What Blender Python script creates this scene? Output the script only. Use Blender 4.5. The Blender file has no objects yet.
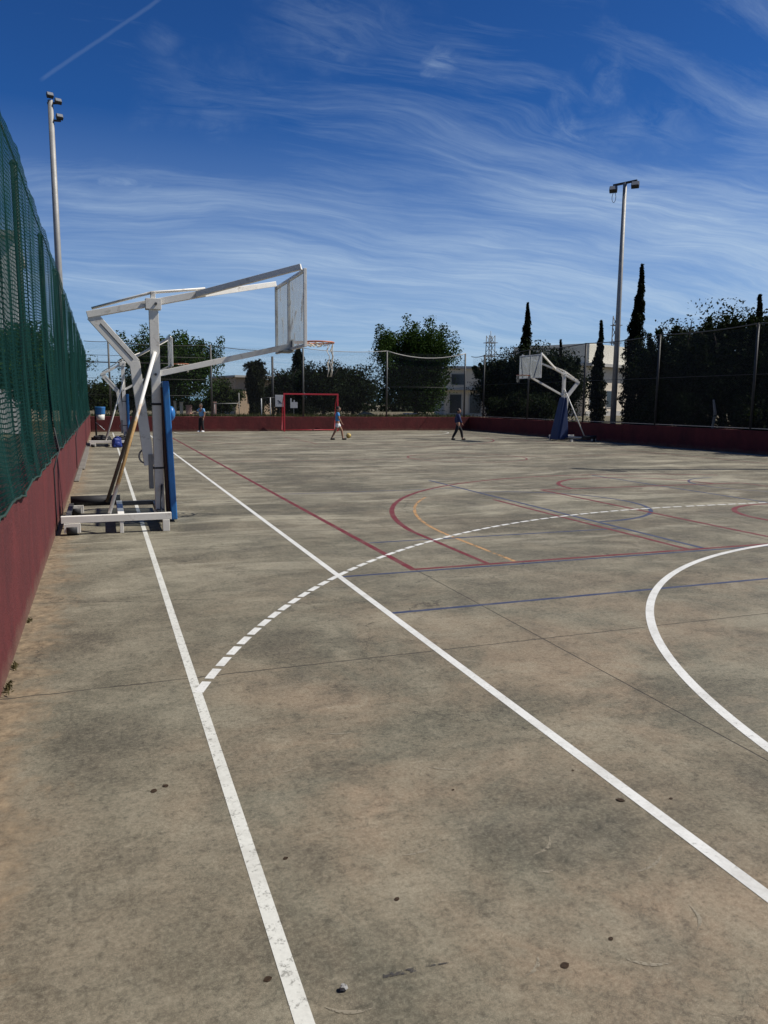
import bpy, bmesh, math, random
import numpy as np
from mathutils import Vector, Matrix

R = math.radians
rng = random.Random(7)
nrng = np.random.default_rng(11)
scene = bpy.context.scene
COL = scene.collection

# ------------------------------------------------------------------ helpers
def link(o):
    COL.objects.link(o)
    return o

def tag(o, label=None, cat=None, group=None, kind=None):
    if label: o['label'] = label
    if cat: o['category'] = cat
    if group: o['group'] = group
    if kind: o['kind'] = kind
    return o

def empty(name, loc=(0, 0, 0), rz=0.0, label=None, cat=None, group=None):
    o = link(bpy.data.objects.new(name, None))
    o.location = loc
    o.rotation_euler = (0, 0, rz)
    o.empty_display_size = 0.2
    return tag(o, label, cat, group)

def copy_tree(o, parent=None):
    c = o.copy()
    COL.objects.link(c)
    if parent is not None:
        c.parent = parent
    for ch in list(o.children):
        copy_tree(ch, c)
    return c

class MB:
    """collects shapes into one mesh"""
    def __init__(self):
        self.bm = bmesh.new()
        self.smooth = False

    def box(self, x0, x1, y0, y1, z0, z1):
        v = [self.bm.verts.new((x, y, z)) for z in (z0, z1) for y in (y0, y1) for x in (x0, x1)]
        for f in ((0, 2, 3, 1), (4, 5, 7, 6), (0, 1, 5, 4), (2, 6, 7, 3), (0, 4, 6, 2), (1, 3, 7, 5)):
            self.bm.faces.new([v[i] for i in f])
        return self

    def bar(self, a, b, w, h, up=(0, 0, 1)):
        a = Vector(a); b = Vector(b); d = (b - a).normalized()
        up = Vector(up)
        if abs(d.dot(up)) > 0.98: up = Vector((1, 0, 0))
        s = d.cross(up).normalized(); u = s.cross(d).normalized()
        q = []
        for p in (a, b):
            for i, j in ((-1, -1), (1, -1), (1, 1), (-1, 1)):
                q.append(self.bm.verts.new(p + s * (i * w / 2) + u * (j * h / 2)))
        for f in ((3, 2, 1, 0), (4, 5, 6, 7), (0, 1, 5, 4), (1, 2, 6, 5), (2, 3, 7, 6), (3, 0, 4, 7)):
            self.bm.faces.new([q[i] for i in f])
        return self

    def tube(self, pts, r, n=10, caps=True, smooth=True):
        pts = [Vector(p) for p in pts]
        rs = r if isinstance(r, (list, tuple)) else [r] * len(pts)
        rings = []
        prev = None
        for i, p in enumerate(pts):
            if i == 0: d = pts[1] - pts[0]
            elif i == len(pts) - 1: d = pts[-1] - pts[-2]
            else: d = (pts[i + 1] - pts[i]).normalized() + (pts[i] - pts[i - 1]).normalized()
            d.normalize()
            if prev is None:
                ref = Vector((0, 0, 1)) if abs(d.z) < 0.9 else Vector((1, 0, 0))
                s = d.cross(ref).normalized()
            else:
                s = (prev - d * prev.dot(d)).normalized()
            prev = s
            u = d.cross(s).normalized()
            rings.append([self.bm.verts.new(p + (s * math.cos(2 * math.pi * k / n) + u * math.sin(2 * math.pi * k / n)) * rs[i]) for k in range(n)])
        for a, b in zip(rings, rings[1:]):
            for k in range(n):
                f = self.bm.faces.new((a[k], a[(k + 1) % n], b[(k + 1) % n], b[k]))
                f.smooth = smooth
        if caps:
            self.bm.faces.new(list(reversed(rings[0]))); self.bm.faces.new(rings[-1])
        return self

    def lathe(self, prof, n=24, c=(0, 0, 0), smooth=True):
        rings = []
        for r, z in prof:
            rings.append([self.bm.verts.new((c[0] + r * math.cos(2 * math.pi * k / n), c[1] + r * math.sin(2 * math.pi * k / n), c[2] + z)) for k in range(n)])
        for a, b in zip(rings, rings[1:]):
            for k in range(n):
                f = self.bm.faces.new((a[k], a[(k + 1) % n], b[(k + 1) % n], b[k])); f.smooth = smooth
        self.bm.faces.new(list(reversed(rings[0]))); self.bm.faces.new(rings[-1])
        return self

    def ball(self, c, r, n=12, rot=None):
        rx, ry, rz = r if isinstance(r, (tuple, list)) else (r, r, r)
        m = Matrix.Translation(c) @ (rot or Matrix.Identity(4)) @ Matrix.Diagonal((rx, ry, rz, 1))
        g = bmesh.ops.create_uvsphere(self.bm, u_segments=n, v_segments=max(6, n * 2 // 3), radius=1, matrix=m)
        for v in g['verts']:
            for f in v.link_faces: f.smooth = True
        return self

    def sheet(self, pts):
        self.bm.faces.new([self.bm.verts.new(p) for p in pts]); return self

    def build(self, name, mat, parent=None, bevel=0.0, loc=None):
        bmesh.ops.recalc_face_normals(self.bm, faces=self.bm.faces)
        me = bpy.data.meshes.new(name)
        self.bm.to_mesh(me); self.bm.free()
        o = link(bpy.data.objects.new(name, me))
        mats = mat if isinstance(mat, (list, tuple)) else [mat]
        for m in mats: me.materials.append(m)
        if parent is not None: o.parent = parent
        if loc is not None: o.location = loc
        if bevel:
            b = o.modifiers.new('bevel', 'BEVEL'); b.width = bevel; b.segments = 2; b.limit_method = 'ANGLE'
        return o

# ------------------------------------------------------------------ materials
class NT:
    def __init__(self, tree):
        self.t = tree; self.n = tree.nodes; self.l = tree.links
        self.n.clear()
    def node(self, typ, **kw):
        nd = self.n.new(typ)
        for k, v in kw.items(): setattr(nd, k, v)
        return nd
    def put(self, sock, v):
        if v is None: return
        if isinstance(v, bpy.types.NodeSocket): self.l.new(v, sock)
        else: sock.default_value = v
    def math(self, op, a, b=None, c=None, clamp=False):
        nd = self.node('ShaderNodeMath', operation=op, use_clamp=clamp)
        self.put(nd.inputs[0], a); self.put(nd.inputs[1], b)
        if c is not None: self.put(nd.inputs[2], c)
        return nd.outputs[0]
    def vmath(self, op, a, b=None):
        nd = self.node('ShaderNodeVectorMath', operation=op)
        self.put(nd.inputs[0], a); self.put(nd.inputs[1], b)
        return nd.outputs['Value'] if op in ('DOT_PRODUCT', 'LENGTH', 'DISTANCE') else nd.outputs['Vector']
    def noise(self, vec, scale, detail=4, rough=0.55, dist=0.0, color=False):
        nd = self.node('ShaderNodeTexNoise')
        self.put(nd.inputs['Vector'], vec)
        nd.inputs['Scale'].default_value = scale; nd.inputs['Detail'].default_value = detail
        nd.inputs['Roughness'].default_value = rough; nd.inputs['Distortion'].default_value = dist
        return nd.outputs['Color'] if color else nd.outputs['Fac']
    def remap(self, v, a, b, c=0.0, d=1.0, smooth=False):
        nd = self.node('ShaderNodeMapRange', clamp=True)
        if smooth: nd.interpolation_type = 'SMOOTHSTEP'
        self.put(nd.inputs[0], v)
        for i, x in enumerate((a, b, c, d)): self.put(nd.inputs[1 + i], x)
        return nd.outputs[0]
    def mix(self, fac, a, b, mode='MIX'):
        nd = self.node('ShaderNodeMix', data_type='RGBA', blend_type=mode)
        self.put(nd.inputs['Factor'], fac)
        A = [s for s in nd.inputs if s.name == 'A' and s.type == 'RGBA'][0]
        B = [s for s in nd.inputs if s.name == 'B' and s.type == 'RGBA'][0]
        for s, v in ((A, a), (B, b)):
            if isinstance(v, (tuple, list)) and len(v) == 3: v = (*v, 1)
            self.put(s, v)
        return [s for s in nd.outputs if s.type == 'RGBA'][0]
    def scale(self, vec, s):
        nd = self.node('ShaderNodeMapping'); self.put(nd.inputs['Vector'], vec); nd.inputs['Scale'].default_value = s
        return nd.outputs[0]
    def coord(self, which='Object'):
        return self.node('ShaderNodeTexCoord').outputs[which]
    def sep(self, v):
        nd = self.node('ShaderNodeSeparateXYZ'); self.put(nd.inputs[0], v); return nd.outputs
    def comb(self, x, y, z):
        nd = self.node('ShaderNodeCombineXYZ')
        for i, v in enumerate((x, y, z)): self.put(nd.inputs[i], v)
        return nd.outputs[0]

def new_mat(name):
    m = bpy.data.materials.new(name); m.use_nodes = True
    t = NT(m.node_tree)
    out = t.node('ShaderNodeOutputMaterial')
    return m, t, out

def principled(t, color, rough=0.6, metal=0.0, bump=None, bump_str=0.3, bump_dist=0.01, spec=None):
    p = t.node('ShaderNodeBsdfPrincipled')
    if isinstance(color, (tuple, list)) and len(color) == 3: color = (*color, 1)
    t.put(p.inputs['Base Color'], color); t.put(p.inputs['Roughness'], rough); t.put(p.inputs['Metallic'], metal)
    if spec is not None: p.inputs['Specular IOR Level'].default_value = spec
    if bump is not None:
        b = t.node('ShaderNodeBump'); b.inputs['Strength'].default_value = bump_str; b.inputs['Distance'].default_value = bump_dist
        t.put(b.inputs['Height'], bump); t.l.new(b.outputs[0], p.inputs['Normal'])
    return p.outputs[0]

def simple(name, color, rough=0.6, metal=0.0, var=0.25, scale=6.0, bump=0.0, dirt=None, spec=None):
    """base colour broken up by two noises, optional dirt colour in patches"""
    m, t, out = new_mat(name)
    oc = t.coord('Object')
    n1 = t.noise(oc, scale, 6, 0.6)
    n2 = t.noise(oc, scale * 7, 3, 0.6)
    f = t.math('ADD', t.math('MULTIPLY', n1, 0.7), t.math('MULTIPLY', n2, 0.3))
    f = t.remap(f, 0.3, 0.7)
    c = t.mix(f, tuple(x * (1 - var) for x in color), tuple(min(1, x * (1 + var)) for x in color))
    if dirt:
        dn = t.remap(t.noise(oc, scale * 1.7, 7, 0.7, 0.6), 0.56, 0.68)
        c = t.mix(t.math('MULTIPLY', dn, 0.75), c, dirt)
    t.l.new(principled(t, c, t.remap(n2, 0.3, 0.7, rough * 0.85, min(1, rough * 1.15)), metal, n2 if bump else None, bump, spec=spec), out.inputs[0])
    return m

M = {}
M['white_metal'] = simple('white_painted_steel', (0.74, 0.71, 0.64), 0.45, var=0.10, scale=3, dirt=(0.36, 0.31, 0.25))
M['grey_metal'] = simple('galvanised_steel', (0.26, 0.255, 0.24), 0.6, 0.25, var=0.2, scale=3)
M['dull_post'] = simple('grey_post', (0.075, 0.075, 0.07), 0.6, 0.2, var=0.2, scale=3)
M['old_strut'] = simple('weathered_strut', (0.2, 0.17, 0.13), 0.7, var=0.3, scale=6, dirt=(0.2, 0.09, 0.03))
M['dark_post'] = simple('dark_post', (0.035, 0.035, 0.035), 0.6, 0.2, var=0.3, scale=3)
M['green_post'] = simple('green_post', (0.012, 0.035, 0.024), 0.6, var=0.3, scale=3)
M['black'] = simple('black_rubber', (0.02, 0.02, 0.022), 0.7, var=0.4, scale=8)
M['dark_steel'] = simple('dark_steel', (0.09, 0.09, 0.09), 0.5, 0.4, var=0.3, scale=5)
M['blue_pad'] = simple('blue_vinyl', (0.02, 0.14, 0.38), 0.4, var=0.18, scale=4, dirt=(0.05, 0.14, 0.28))
M['navy_pad'] = simple('navy_vinyl', (0.009, 0.024, 0.085), 0.55, var=0.2, scale=4)
M['board_wood'] = simple('dark_wood_backing', (0.055, 0.025, 0.018), 0.8, var=0.4, scale=9)
M['orange_rim'] = simple('faded_orange_rim', (0.46, 0.14, 0.06), 0.5, var=0.25, scale=12, dirt=(0.3, 0.22, 0.17))
M['red_paint'] = simple('red_goal_paint', (0.42, 0.018, 0.03), 0.45, var=0.15, scale=3)
M['cord_white'] = simple('net_cord', (0.62, 0.58, 0.5), 0.9, var=0.15, scale=30)
M['kerb'] = simple('grey_kerb_concrete', (0.14, 0.13, 0.11), 0.9, var=0.35, scale=2.5, bump=0.3)
M['cream'] = simple('cream_render', (0.62, 0.54, 0.42), 0.9, var=0.08, scale=0.5, dirt=(0.48, 0.42, 0.33))
M['pale'] = simple('pale_parapet', (0.7, 0.66, 0.55), 0.9, var=0.06, scale=0.4)
M['tan'] = simple('tan_render', (0.46, 0.34, 0.23), 0.9, var=0.08, scale=0.5)
M['white_wall'] = simple('whitewashed_wall', (0.72, 0.7, 0.66), 0.9, var=0.06, scale=0.5)
M['glass'] = simple('dark_window_glass', (0.03, 0.035, 0.04), 0.12, var=0.2, scale=0.6)
M['trim'] = simple('window_trim', (0.4, 0.38, 0.34), 0.7, var=0.1, scale=1)
M['bark'] = simple('bark', (0.05, 0.036, 0.025), 0.95, var=0.35, scale=9, bump=0.6)
M['pale_bark'] = simple('pale_bark', (0.26, 0.23, 0.19), 0.9, var=0.3, scale=9, bump=0.5)
M['skin'] = simple('skin', (0.3, 0.16, 0.1), 0.55, var=0.08, scale=10)
M['hair'] = simple('dark_hair', (0.012, 0.009, 0.008), 0.6, var=0.3, scale=60)
M['eye'] = simple('eye', (0.03, 0.02, 0.02), 0.3, var=0.1)
M['light_blue'] = simple('light_blue_shirt', (0.14, 0.32, 0.56), 0.85, var=0.1, scale=12)
M['mid_blue'] = simple('mid_blue_shirt', (0.06, 0.27, 0.58), 0.85, var=0.1, scale=12)
M['navy'] = simple('navy_cloth', (0.018, 0.028, 0.09), 0.85, var=0.15, scale=12)
M['black_cloth'] = simple('black_cloth', (0.012, 0.012, 0.014), 0.9, var=0.2, scale=12)
M['white_cloth'] = simple('white_cloth', (0.7, 0.7, 0.72), 0.85, var=0.05, scale=12)
M['bin_blue'] = simple('blue_plastic', (0.03, 0.17, 0.42), 0.5, var=0.1, scale=5)
M['bin_white'] = simple('white_plastic', (0.62, 0.6, 0.54), 0.6, var=0.1, scale=5)
M['bag_blue'] = simple('blue_nylon', (0.01, 0.03, 0.2), 0.6, var=0.25, scale=14)
M['bag_black'] = simple('black_nylon', (0.015, 0.015, 0.018), 0.7, var=0.3, scale=14)
M['ball'] = simple('yellow_ball', (0.5, 0.36, 0.1), 0.5, var=0.1, scale=8)
M['ball_dark'] = simple('ball_panels', (0.12, 0.1, 0.06), 0.5, var=0.1, scale=8)
M['sign_white'] = simple('white_sign', (0.45, 0.46, 0.47), 0.5, var=0.05, scale=3)
M['sign_mark'] = simple('dark_sign_mark', (0.05, 0.06, 0.08), 0.6, var=0.1)
M['pink_post'] = simple('pinkish_post', (0.42, 0.26, 0.24), 0.8, var=0.1, scale=4)
M['leaf_dry'] = simple('dry_leaf', (0.06, 0.035, 0.018), 0.8, var=0.4, scale=40)
M['stone'] = simple('grey_stone', (0.3, 0.295, 0.285), 0.9, var=0.25, scale=40, bump=0.5)
M['sand'] = simple('sandy_earth', (0.34, 0.25, 0.15), 0.95, var=0.25, scale=2)
M['lamp_glass'] = simple('lamp_glass', (0.22, 0.23, 0.24), 0.15, var=0.1)

# rusty strut: rust in long patches, white paint left
m, t, out = new_mat('rusted_white_strut'); M['rust'] = m
oc = t.coord('Object'); z = t.sep(oc)[2]
low = t.remap(z, 1.1, 1.75, 1.0, 0.0)
gone = t.remap(z, 0.5, 0.62, 0.0, 1.0)
n = t.noise(t.scale(oc, (14, 14, 3.5)), 1.0, 6, 0.7)
f = t.remap(t.math('ADD', n, t.math('MULTIPLY', low, 0.42)), 0.62, 0.76)
f = t.math('MULTIPLY', f, gone)
rust = t.mix(t.noise(oc, 30, 4), (0.32, 0.17, 0.06), (0.55, 0.36, 0.15))
t.l.new(principled(t, t.mix(f, (0.66, 0.65, 0.62), rust), 0.7), out.inputs[0])

# red rendered wall
m, t, out = new_mat('red_wall_paint'); M['red_wall'] = m
oc = t.coord('Object'); s = t.sep(oc)
streak = t.noise(t.scale(oc, (1.0, 1.0, 0.45)), 2.6, 8, 0.7, 0.6)
blot = t.noise(oc, 0.9, 5, 0.6)
c = t.mix(t.remap(streak, 0.35, 0.7), (0.072, 0.006, 0.007), (0.128, 0.014, 0.014))
c = t.mix(t.math('MULTIPLY', t.remap(blot, 0.45, 0.7), 0.4), c, (0.05, 0.004, 0.005))
base = t.math('MULTIPLY', t.remap(t.math('ADD', s[2], t.math('MULTIPLY', t.noise(oc, 5, 5), 0.22)), 0.1, 0.26, 1, 0), 0.6)
c = t.mix(base, c, (0.15, 0.10, 0.066))
chip = t.remap(t.noise(oc, 9, 8, 0.75), 0.66, 0.69)
c = t.mix(t.math('MULTIPLY', chip, 0.55), c, (0.16, 0.07, 0.055))
hb = t.math('ADD', t.noise(oc, 30, 5, 0.7), t.math('MULTIPLY', t.noise(oc, 4, 6, 0.7), 1.5))
t.l.new(principled(t, c, 0.85, 0, hb, 0.7, 0.016), out.inputs[0])

# court concrete
m, t, out = new_mat('court_concrete'); M['court'] = m
oc = t.coord('Object'); s = t.sep(oc); X, Y = s[0], s[1]
big = t.noise(oc, 0.42, 5, 0.6, 0.4)
mid = t.noise(oc, 1.5, 7, 0.68, 0.5)
wide = t.noise(t.scale(oc, (0.35, 1.0, 1)), 1.1, 7, 0.68, 0.6)
fine = t.noise(oc, 24, 6, 0.72)
grit = t.noise(oc, 330, 6, 0.85)
c = t.mix(t.remap(big, 0.36, 0.64), (0.086, 0.078, 0.058), (0.148, 0.134, 0.102))
brown = t.remap(t.noise(t.vmath('ADD', oc, (13.1, 4.2, 0)), 0.75, 6, 0.66, 0.6), 0.40, 0.56)
near = t.remap(Y, 3.0, 7.0, 1.0, 0.2)
near = t.math('MULTIPLY', near, t.remap(X, 0.0, 1.0, .3, 1.0))
c = t.mix(t.math('MULTIPLY', brown, near), c, (0.195, 0.134, 0.070))
green = t.remap(t.noise(t.vmath('ADD', oc, (3.7, 9.9, 0)), 0.6, 5, 0.6, 0.3), 0.48, 0.62)
c = t.mix(t.math('MULTIPLY', green, 0.6), c, (0.096, 0.092, 0.07))
c = t.mix(t.math('MULTIPLY', t.remap(mid, 0.5, 0.68), 0.6), c, (0.205, 0.182, 0.142))
c = t.mix(t.math('MULTIPLY', t.remap(mid, 0.48, 0.32), 0.5), c, (0.052, 0.045, 0.035))
far = t.remap(Y, 5.0, 10.0, 0.2, 1.0)
c = t.mix(t.math('MULTIPLY', t.remap(wide, 0.49, 0.38), t.math('MULTIPLY', far, 0.55)), c, (0.060, 0.054, 0.046))
c = t.mix(t.math('MULTIPLY', t.remap(wide, 0.52, 0.62), t.math('MULTIPLY', far, 0.85)), c, (0.235, 0.212, 0.168))
w2 = t.noise(t.scale(oc, (0.5, 1.6, 1)), 0.55, 6, 0.66, 0.8)
c = t.mix(t.math('MULTIPLY', t.remap(w2, 0.50, 0.64), t.math('MULTIPLY', far, 0.6)), c, (0.225, 0.205, 0.162))
m2 = t.noise(t.vmath('ADD', oc, (1.7, 5.9, 0)), 3.6, 7, 0.72, 0.7)
c = t.mix(t.math('MULTIPLY', t.remap(m2, 0.46, 0.32), 0.4), c, (0.055, 0.048, 0.037))
c = t.mix(t.math('MULTIPLY', t.remap(m2, 0.53, 0.7), 0.5), c, (0.21, 0.18, 0.135))
spot = t.remap(t.noise(oc, 5.5, 7, 0.75, 0.8), 0.61, 0.70)
c = t.mix(t.math('MULTIPLY', spot, 0.5), c, (0.045, 0.038, 0.031))
c = t.mix(t.math('MULTIPLY', t.remap(fine, 0.36, 0.64), 0.5), c, t.mix(0.6, c, (0.22, 0.18, 0.125)))
c = t.mix(t.math('MULTIPLY', t.remap(fine, 0.46, 0.3), 0.5), c, t.mix(0.7, c, (0.045, 0.038, 0.03)))
c = t.mix(t.remap(grit, 0.32, 0.6, 0.45, 0.0), c, (0.045, 0.039, 0.031))
g60 = t.noise(oc, 62, 5, 0.8)
c = t.mix(t.remap(g60, 0.5, 0.68, 0.0, 0.34), c, (0.225, 0.20, 0.155))
c = t.mix(t.remap(g60, 0.5, 0.33, 0.0, 0.36), c, (0.065, 0.057, 0.046))
pit = t.remap(t.noise(oc, 95, 5, 0.8), 0.62, 0.70)
c = t.mix(t.math('MULTIPLY', pit, 0.45), c, (0.05, 0.043, 0.034))
c = t.mix(t.remap(grit, 0.56, 0.70, 0.0, 0.6), c, (0.32, 0.285, 0.215))
g_ = t.node('ShaderNodeGamma'); t.put(g_.inputs[0], c); g_.inputs[1].default_value = 1.75
c = t.mix(1.0, g_.outputs[0], (4.95, 5.25, 4.50), 'MULTIPLY')
hs = t.node('ShaderNodeHueSaturation'); hs.inputs['Saturation'].default_value = 0.60; t.put(hs.inputs['Color'], c); c = hs.outputs[0]
# sandy edge along the left wall
edge = t.math('ADD', X, t.math('MULTIPLY', t.math('SUBTRACT', t.noise(oc, 2.6, 8, 0.74, 0.5), 0.5), 1.0))
sandf = t.remap(edge, -0.54, -0.30, 0.8, 0.0)
sandc = t.mix(t.remap(t.noise(oc, 13, 6, 0.75), 0.35, 0.65), (0.085, 0.06, 0.038), (0.30, 0.225, 0.14))
c = t.mix(sandf, c, sandc)
# joints (saw cuts), slightly ragged
def cut(coord, pos, w, wob):
    j = t.math('ADD', coord, t.math('MULTIPLY', t.math('SUBTRACT', t.noise(oc, wob[0], 5, 0.7), 0.5), wob[1]))
    return t.remap(t.math('ABSOLUTE', t.math('SUBTRACT', j, pos)), w * 0.4, w, 1, 0)
jx = cut(X, 2.865, 0.007, (3, 0.008))
jx = t.math('MAXIMUM', jx, cut(X, 7.7, 0.012, (3, 0.012)))
jx = t.math('MAXIMUM', jx, cut(X, 12.6, 0.014, (3, 0.012)))
jy = t.math('MULTIPLY', cut(Y, 4.51, 0.009, (4, 0.05)), t.remap(t.noise(oc, 2.0, 4), 0.3, 0.5, 0.25, 1.0))
for yy in (9.4, 14.3, 19.2, 24.1):
    jy = t.math('MAXIMUM', jy, t.math('MULTIPLY', cut(Y, yy, 0.02, (4, 0.05)), 0.6))
crk = t.math('MULTIPLY', cut(t.math('ADD', Y, t.math('MULTIPLY', X, 0.24)), 6.52, 0.010, (3.3, 0.22)), t.remap(X, 0.5, 0.9, 0.8, 0))
vo = t.node('ShaderNodeTexVoronoi', feature='DISTANCE_TO_EDGE'); vo.inputs['Scale'].default_value = 0.42
t.put(vo.inputs['Vector'], t.vmath('ADD', oc, t.vmath('MULTIPLY', t.noise(oc, 1.6, 7, 0.7, 0.0, True), (0.7, 0.7, 0.0))))
hair = t.math('MULTIPLY', t.remap(vo.outputs['Distance'], 0.0008, 0.0028, 1, 0), t.remap(t.noise(oc, 0.7, 3), 0.46, 0.58, 0.0, 0.75))
jj = t.math('MAXIMUM', t.math('MAXIMUM', t.math('MAXIMUM', jx, jy), crk), hair)
c = t.mix(t.math('MULTIPLY', jj, 0.85), c, (0.03, 0.026, 0.022))
hh = t.math('ADD', t.math('MULTIPLY', fine, 0.4), t.math('SUBTRACT', t.math('MULTIPLY', grit, 0.5), t.math('MULTIPLY', jj, 1.2)))
hh = t.math('ADD', hh, t.math('MULTIPLY', mid, 0.5))
t.l.new(principled(t, c, t.remap(mid, 0.3, 0.7, 0.72, 0.93), 0, hh, 0.35, 0.006, spec=0.25), out.inputs[0])

# line paints, worn through in places
def paint(name, color, wear, scale=14.0, big=0.0, cover=1.0, floor=0.0):
    m, t, out = new_mat(name)
    oc = t.coord('Object')
    n = t.noise(oc, scale, 8, 0.75)
    n2 = t.noise(oc, 0.9, 4, 0.6)
    n3 = t.noise(oc, 60, 4, 0.7)
    v = t.math('ADD', t.math('MULTIPLY', n, 0.7), t.math('MULTIPLY', n3, 0.3))
    v = t.math('ADD', v, t.math('MULTIPLY', t.math('SUBTRACT', n2, 0.5), big))
    keep = t.math('MULTIPLY', t.remap(v, wear, wear + 0.05, floor, 1.0), cover)
    c = t.mix(t.remap(n3, 0.3, 0.7), tuple(x * 0.86 for x in color), color)
    c = t.mix(t.math('MULTIPLY', t.remap(t.noise(oc, 3.5, 7, 0.75), 0.45, 0.68), 0.32), c, (0.16, 0.14, 0.11))
    p = principled(t, c, 0.7)
    tr = t.node('ShaderNodeBsdfTransparent')
    mx = t.node('ShaderNodeMixShader')
    t.put(mx.inputs[0], keep); t.l.new(tr.outputs[0], mx.inputs[1]); t.l.new(p, mx.inputs[2])
    t.l.new(mx.outputs[0], out.inputs[0])
    return m
M['p_white'] = paint('white_line_paint', (0.62, 0.62, 0.59), 0.36, 30, 0.14, 1.0, 0.62)
M['p_white_worn'] = paint('worn_white_line_paint', (0.57, 0.57, 0.52), 0.41, 24, 0.16, 1.0, 0.5)
M['p_red'] = paint('dark_red_line_paint', (0.125, 0.006, 0.010), 0.31, 12, 0.2)
M['p_blue'] = paint('blue_line_paint', (0.016, 0.030, 0.085), 0.34, 12, 0.25)
M['p_orange'] = paint('worn_orange_line_paint', (0.40, 0.22, 0.08), 0.45, 9, 0.4)
M['p_scuff'] = paint('pale_scuff', (0.27, 0.235, 0.17), 0.42, 60, 0.2, 0.75)
M['p_stain'] = paint('dark_rubber_streak', (0.03, 0.028, 0.03), 0.47, 55, 0.0, 0.8)

# ground beyond the court
m, t, out = new_mat('dry_ground'); M['ground'] = m
oc = t.coord('Object')
c = t.mix(t.remap(t.noise(oc, 0.25, 6, 0.65), 0.35, 0.65), (0.16, 0.12, 0.075), (0.075, 0.08, 0.035))
c = t.mix(t.remap(t.noise(oc, 6, 6, 0.7), 0.4, 0.7), c, (0.1, 0.085, 0.05))
t.l.new(principled(t, c, 0.95, 0, t.noise(oc, 9, 6, 0.7), 0.6, 0.05), out.inputs[0])

def leaf_mat(name, dark, light, trans=0.25):
    m, t, out = new_mat(name)
    geo = t.node('ShaderNodeNewGeometry')
    oc = t.coord('Object')
    r = geo.outputs['Random Per Island']
    cl = t.noise(oc, 1.1, 3)
    f = t.math('ADD', t.math('MULTIPLY', r, 0.6), t.math('MULTIPLY', t.remap(cl, 0.35, 0.65), 0.4))
    c = t.mix(f, dark, light)
    p = principled(t, c, 0.85, spec=0.08)
    tl = t.node('ShaderNodeBsdfTranslucent'); t.put(tl.inputs[0], t.mix(0.4, c, (0.05, 0.07, 0.01)))
    mx = t.node('ShaderNodeMixShader'); mx.inputs[0].default_value = trans
    t.l.new(p, mx.inputs[1]); t.l.new(tl.outputs[0], mx.inputs[2]); t.l.new(mx.outputs[0], out.inputs[0])
    return m
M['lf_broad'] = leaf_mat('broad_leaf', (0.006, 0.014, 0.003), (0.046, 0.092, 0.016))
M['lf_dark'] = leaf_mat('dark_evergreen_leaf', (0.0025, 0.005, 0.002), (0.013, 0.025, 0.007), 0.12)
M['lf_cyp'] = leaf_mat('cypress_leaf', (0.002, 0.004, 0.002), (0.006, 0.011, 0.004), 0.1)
M['lf_bush'] = leaf_mat('bush_leaf', (0.010, 0.018, 0.005), (0.04, 0.058, 0.016))
M['lf_palm'] = leaf_mat('palm_leaf', (0.006, 0.009, 0.004), (0.024, 0.028, 0.013), 0.15)
M['lf_grass'] = leaf_mat('wild_grass', (0.018, 0.026, 0.008), (0.07, 0.07, 0.026), 0.3)
M['lf_weed'] = leaf_mat('dry_weed', (0.03, 0.03, 0.012), (0.11, 0.085, 0.04), 0.2)

# acrylic backboard pane: dusty, with peeling white patches
m, t, out = new_mat('dusty_acrylic'); M['acrylic'] = m
oc = t.coord('Object')
patch = t.remap(t.noise(t.scale(oc, (1, 1.3, 0.8)), 4.2, 5, 0.55, 0.6), 0.545, 0.60)
dust = t.remap(t.noise(t.scale(oc, (1, 3, 0.7)), 3, 5, 0.6), 0.3, 0.7, 0.34, 0.52)
fac = t.math('MAXIMUM', t.math('MULTIPLY', patch, 0.9), dust)
d = t.node('ShaderNodeBsdfDiffuse'); t.put(d.inputs[0], t.mix(patch, (0.30, 0.32, 0.34), (0.72, 0.72, 0.70)))
tl = t.node('ShaderNodeBsdfTranslucent'); t.put(tl.inputs[0], (0.55, 0.56, 0.56, 1))
mx0 = t.node('ShaderNodeMixShader'); mx0.inputs[0].default_value = 0.45
t.l.new(d.outputs[0], mx0.inputs[1]); t.l.new(tl.outputs[0], mx0.inputs[2])
tr = t.node('ShaderNodeBsdfTransparent'); tr.inputs[0].default_value = (0.9, 0.94, 0.95, 1)
gl = t.node('ShaderNodeBsdfGlossy'); gl.inputs['Roughness'].default_value = 0.15
mx1 = t.node('ShaderNodeMixShader'); mx1.inputs[0].default_value = 0.06
t.l.new(tr.outputs[0], mx1.inputs[1]); t.l.new(gl.outputs[0], mx1.inputs[2])
mx = t.node('ShaderNodeMixShader'); t.put(mx.inputs[0], fac)
t.l.new(mx1.outputs[0], mx.inputs[1]); t.l.new(mx0.outputs[0], mx.inputs[2]); t.l.new(mx.outputs[0], out.inputs[0])

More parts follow.
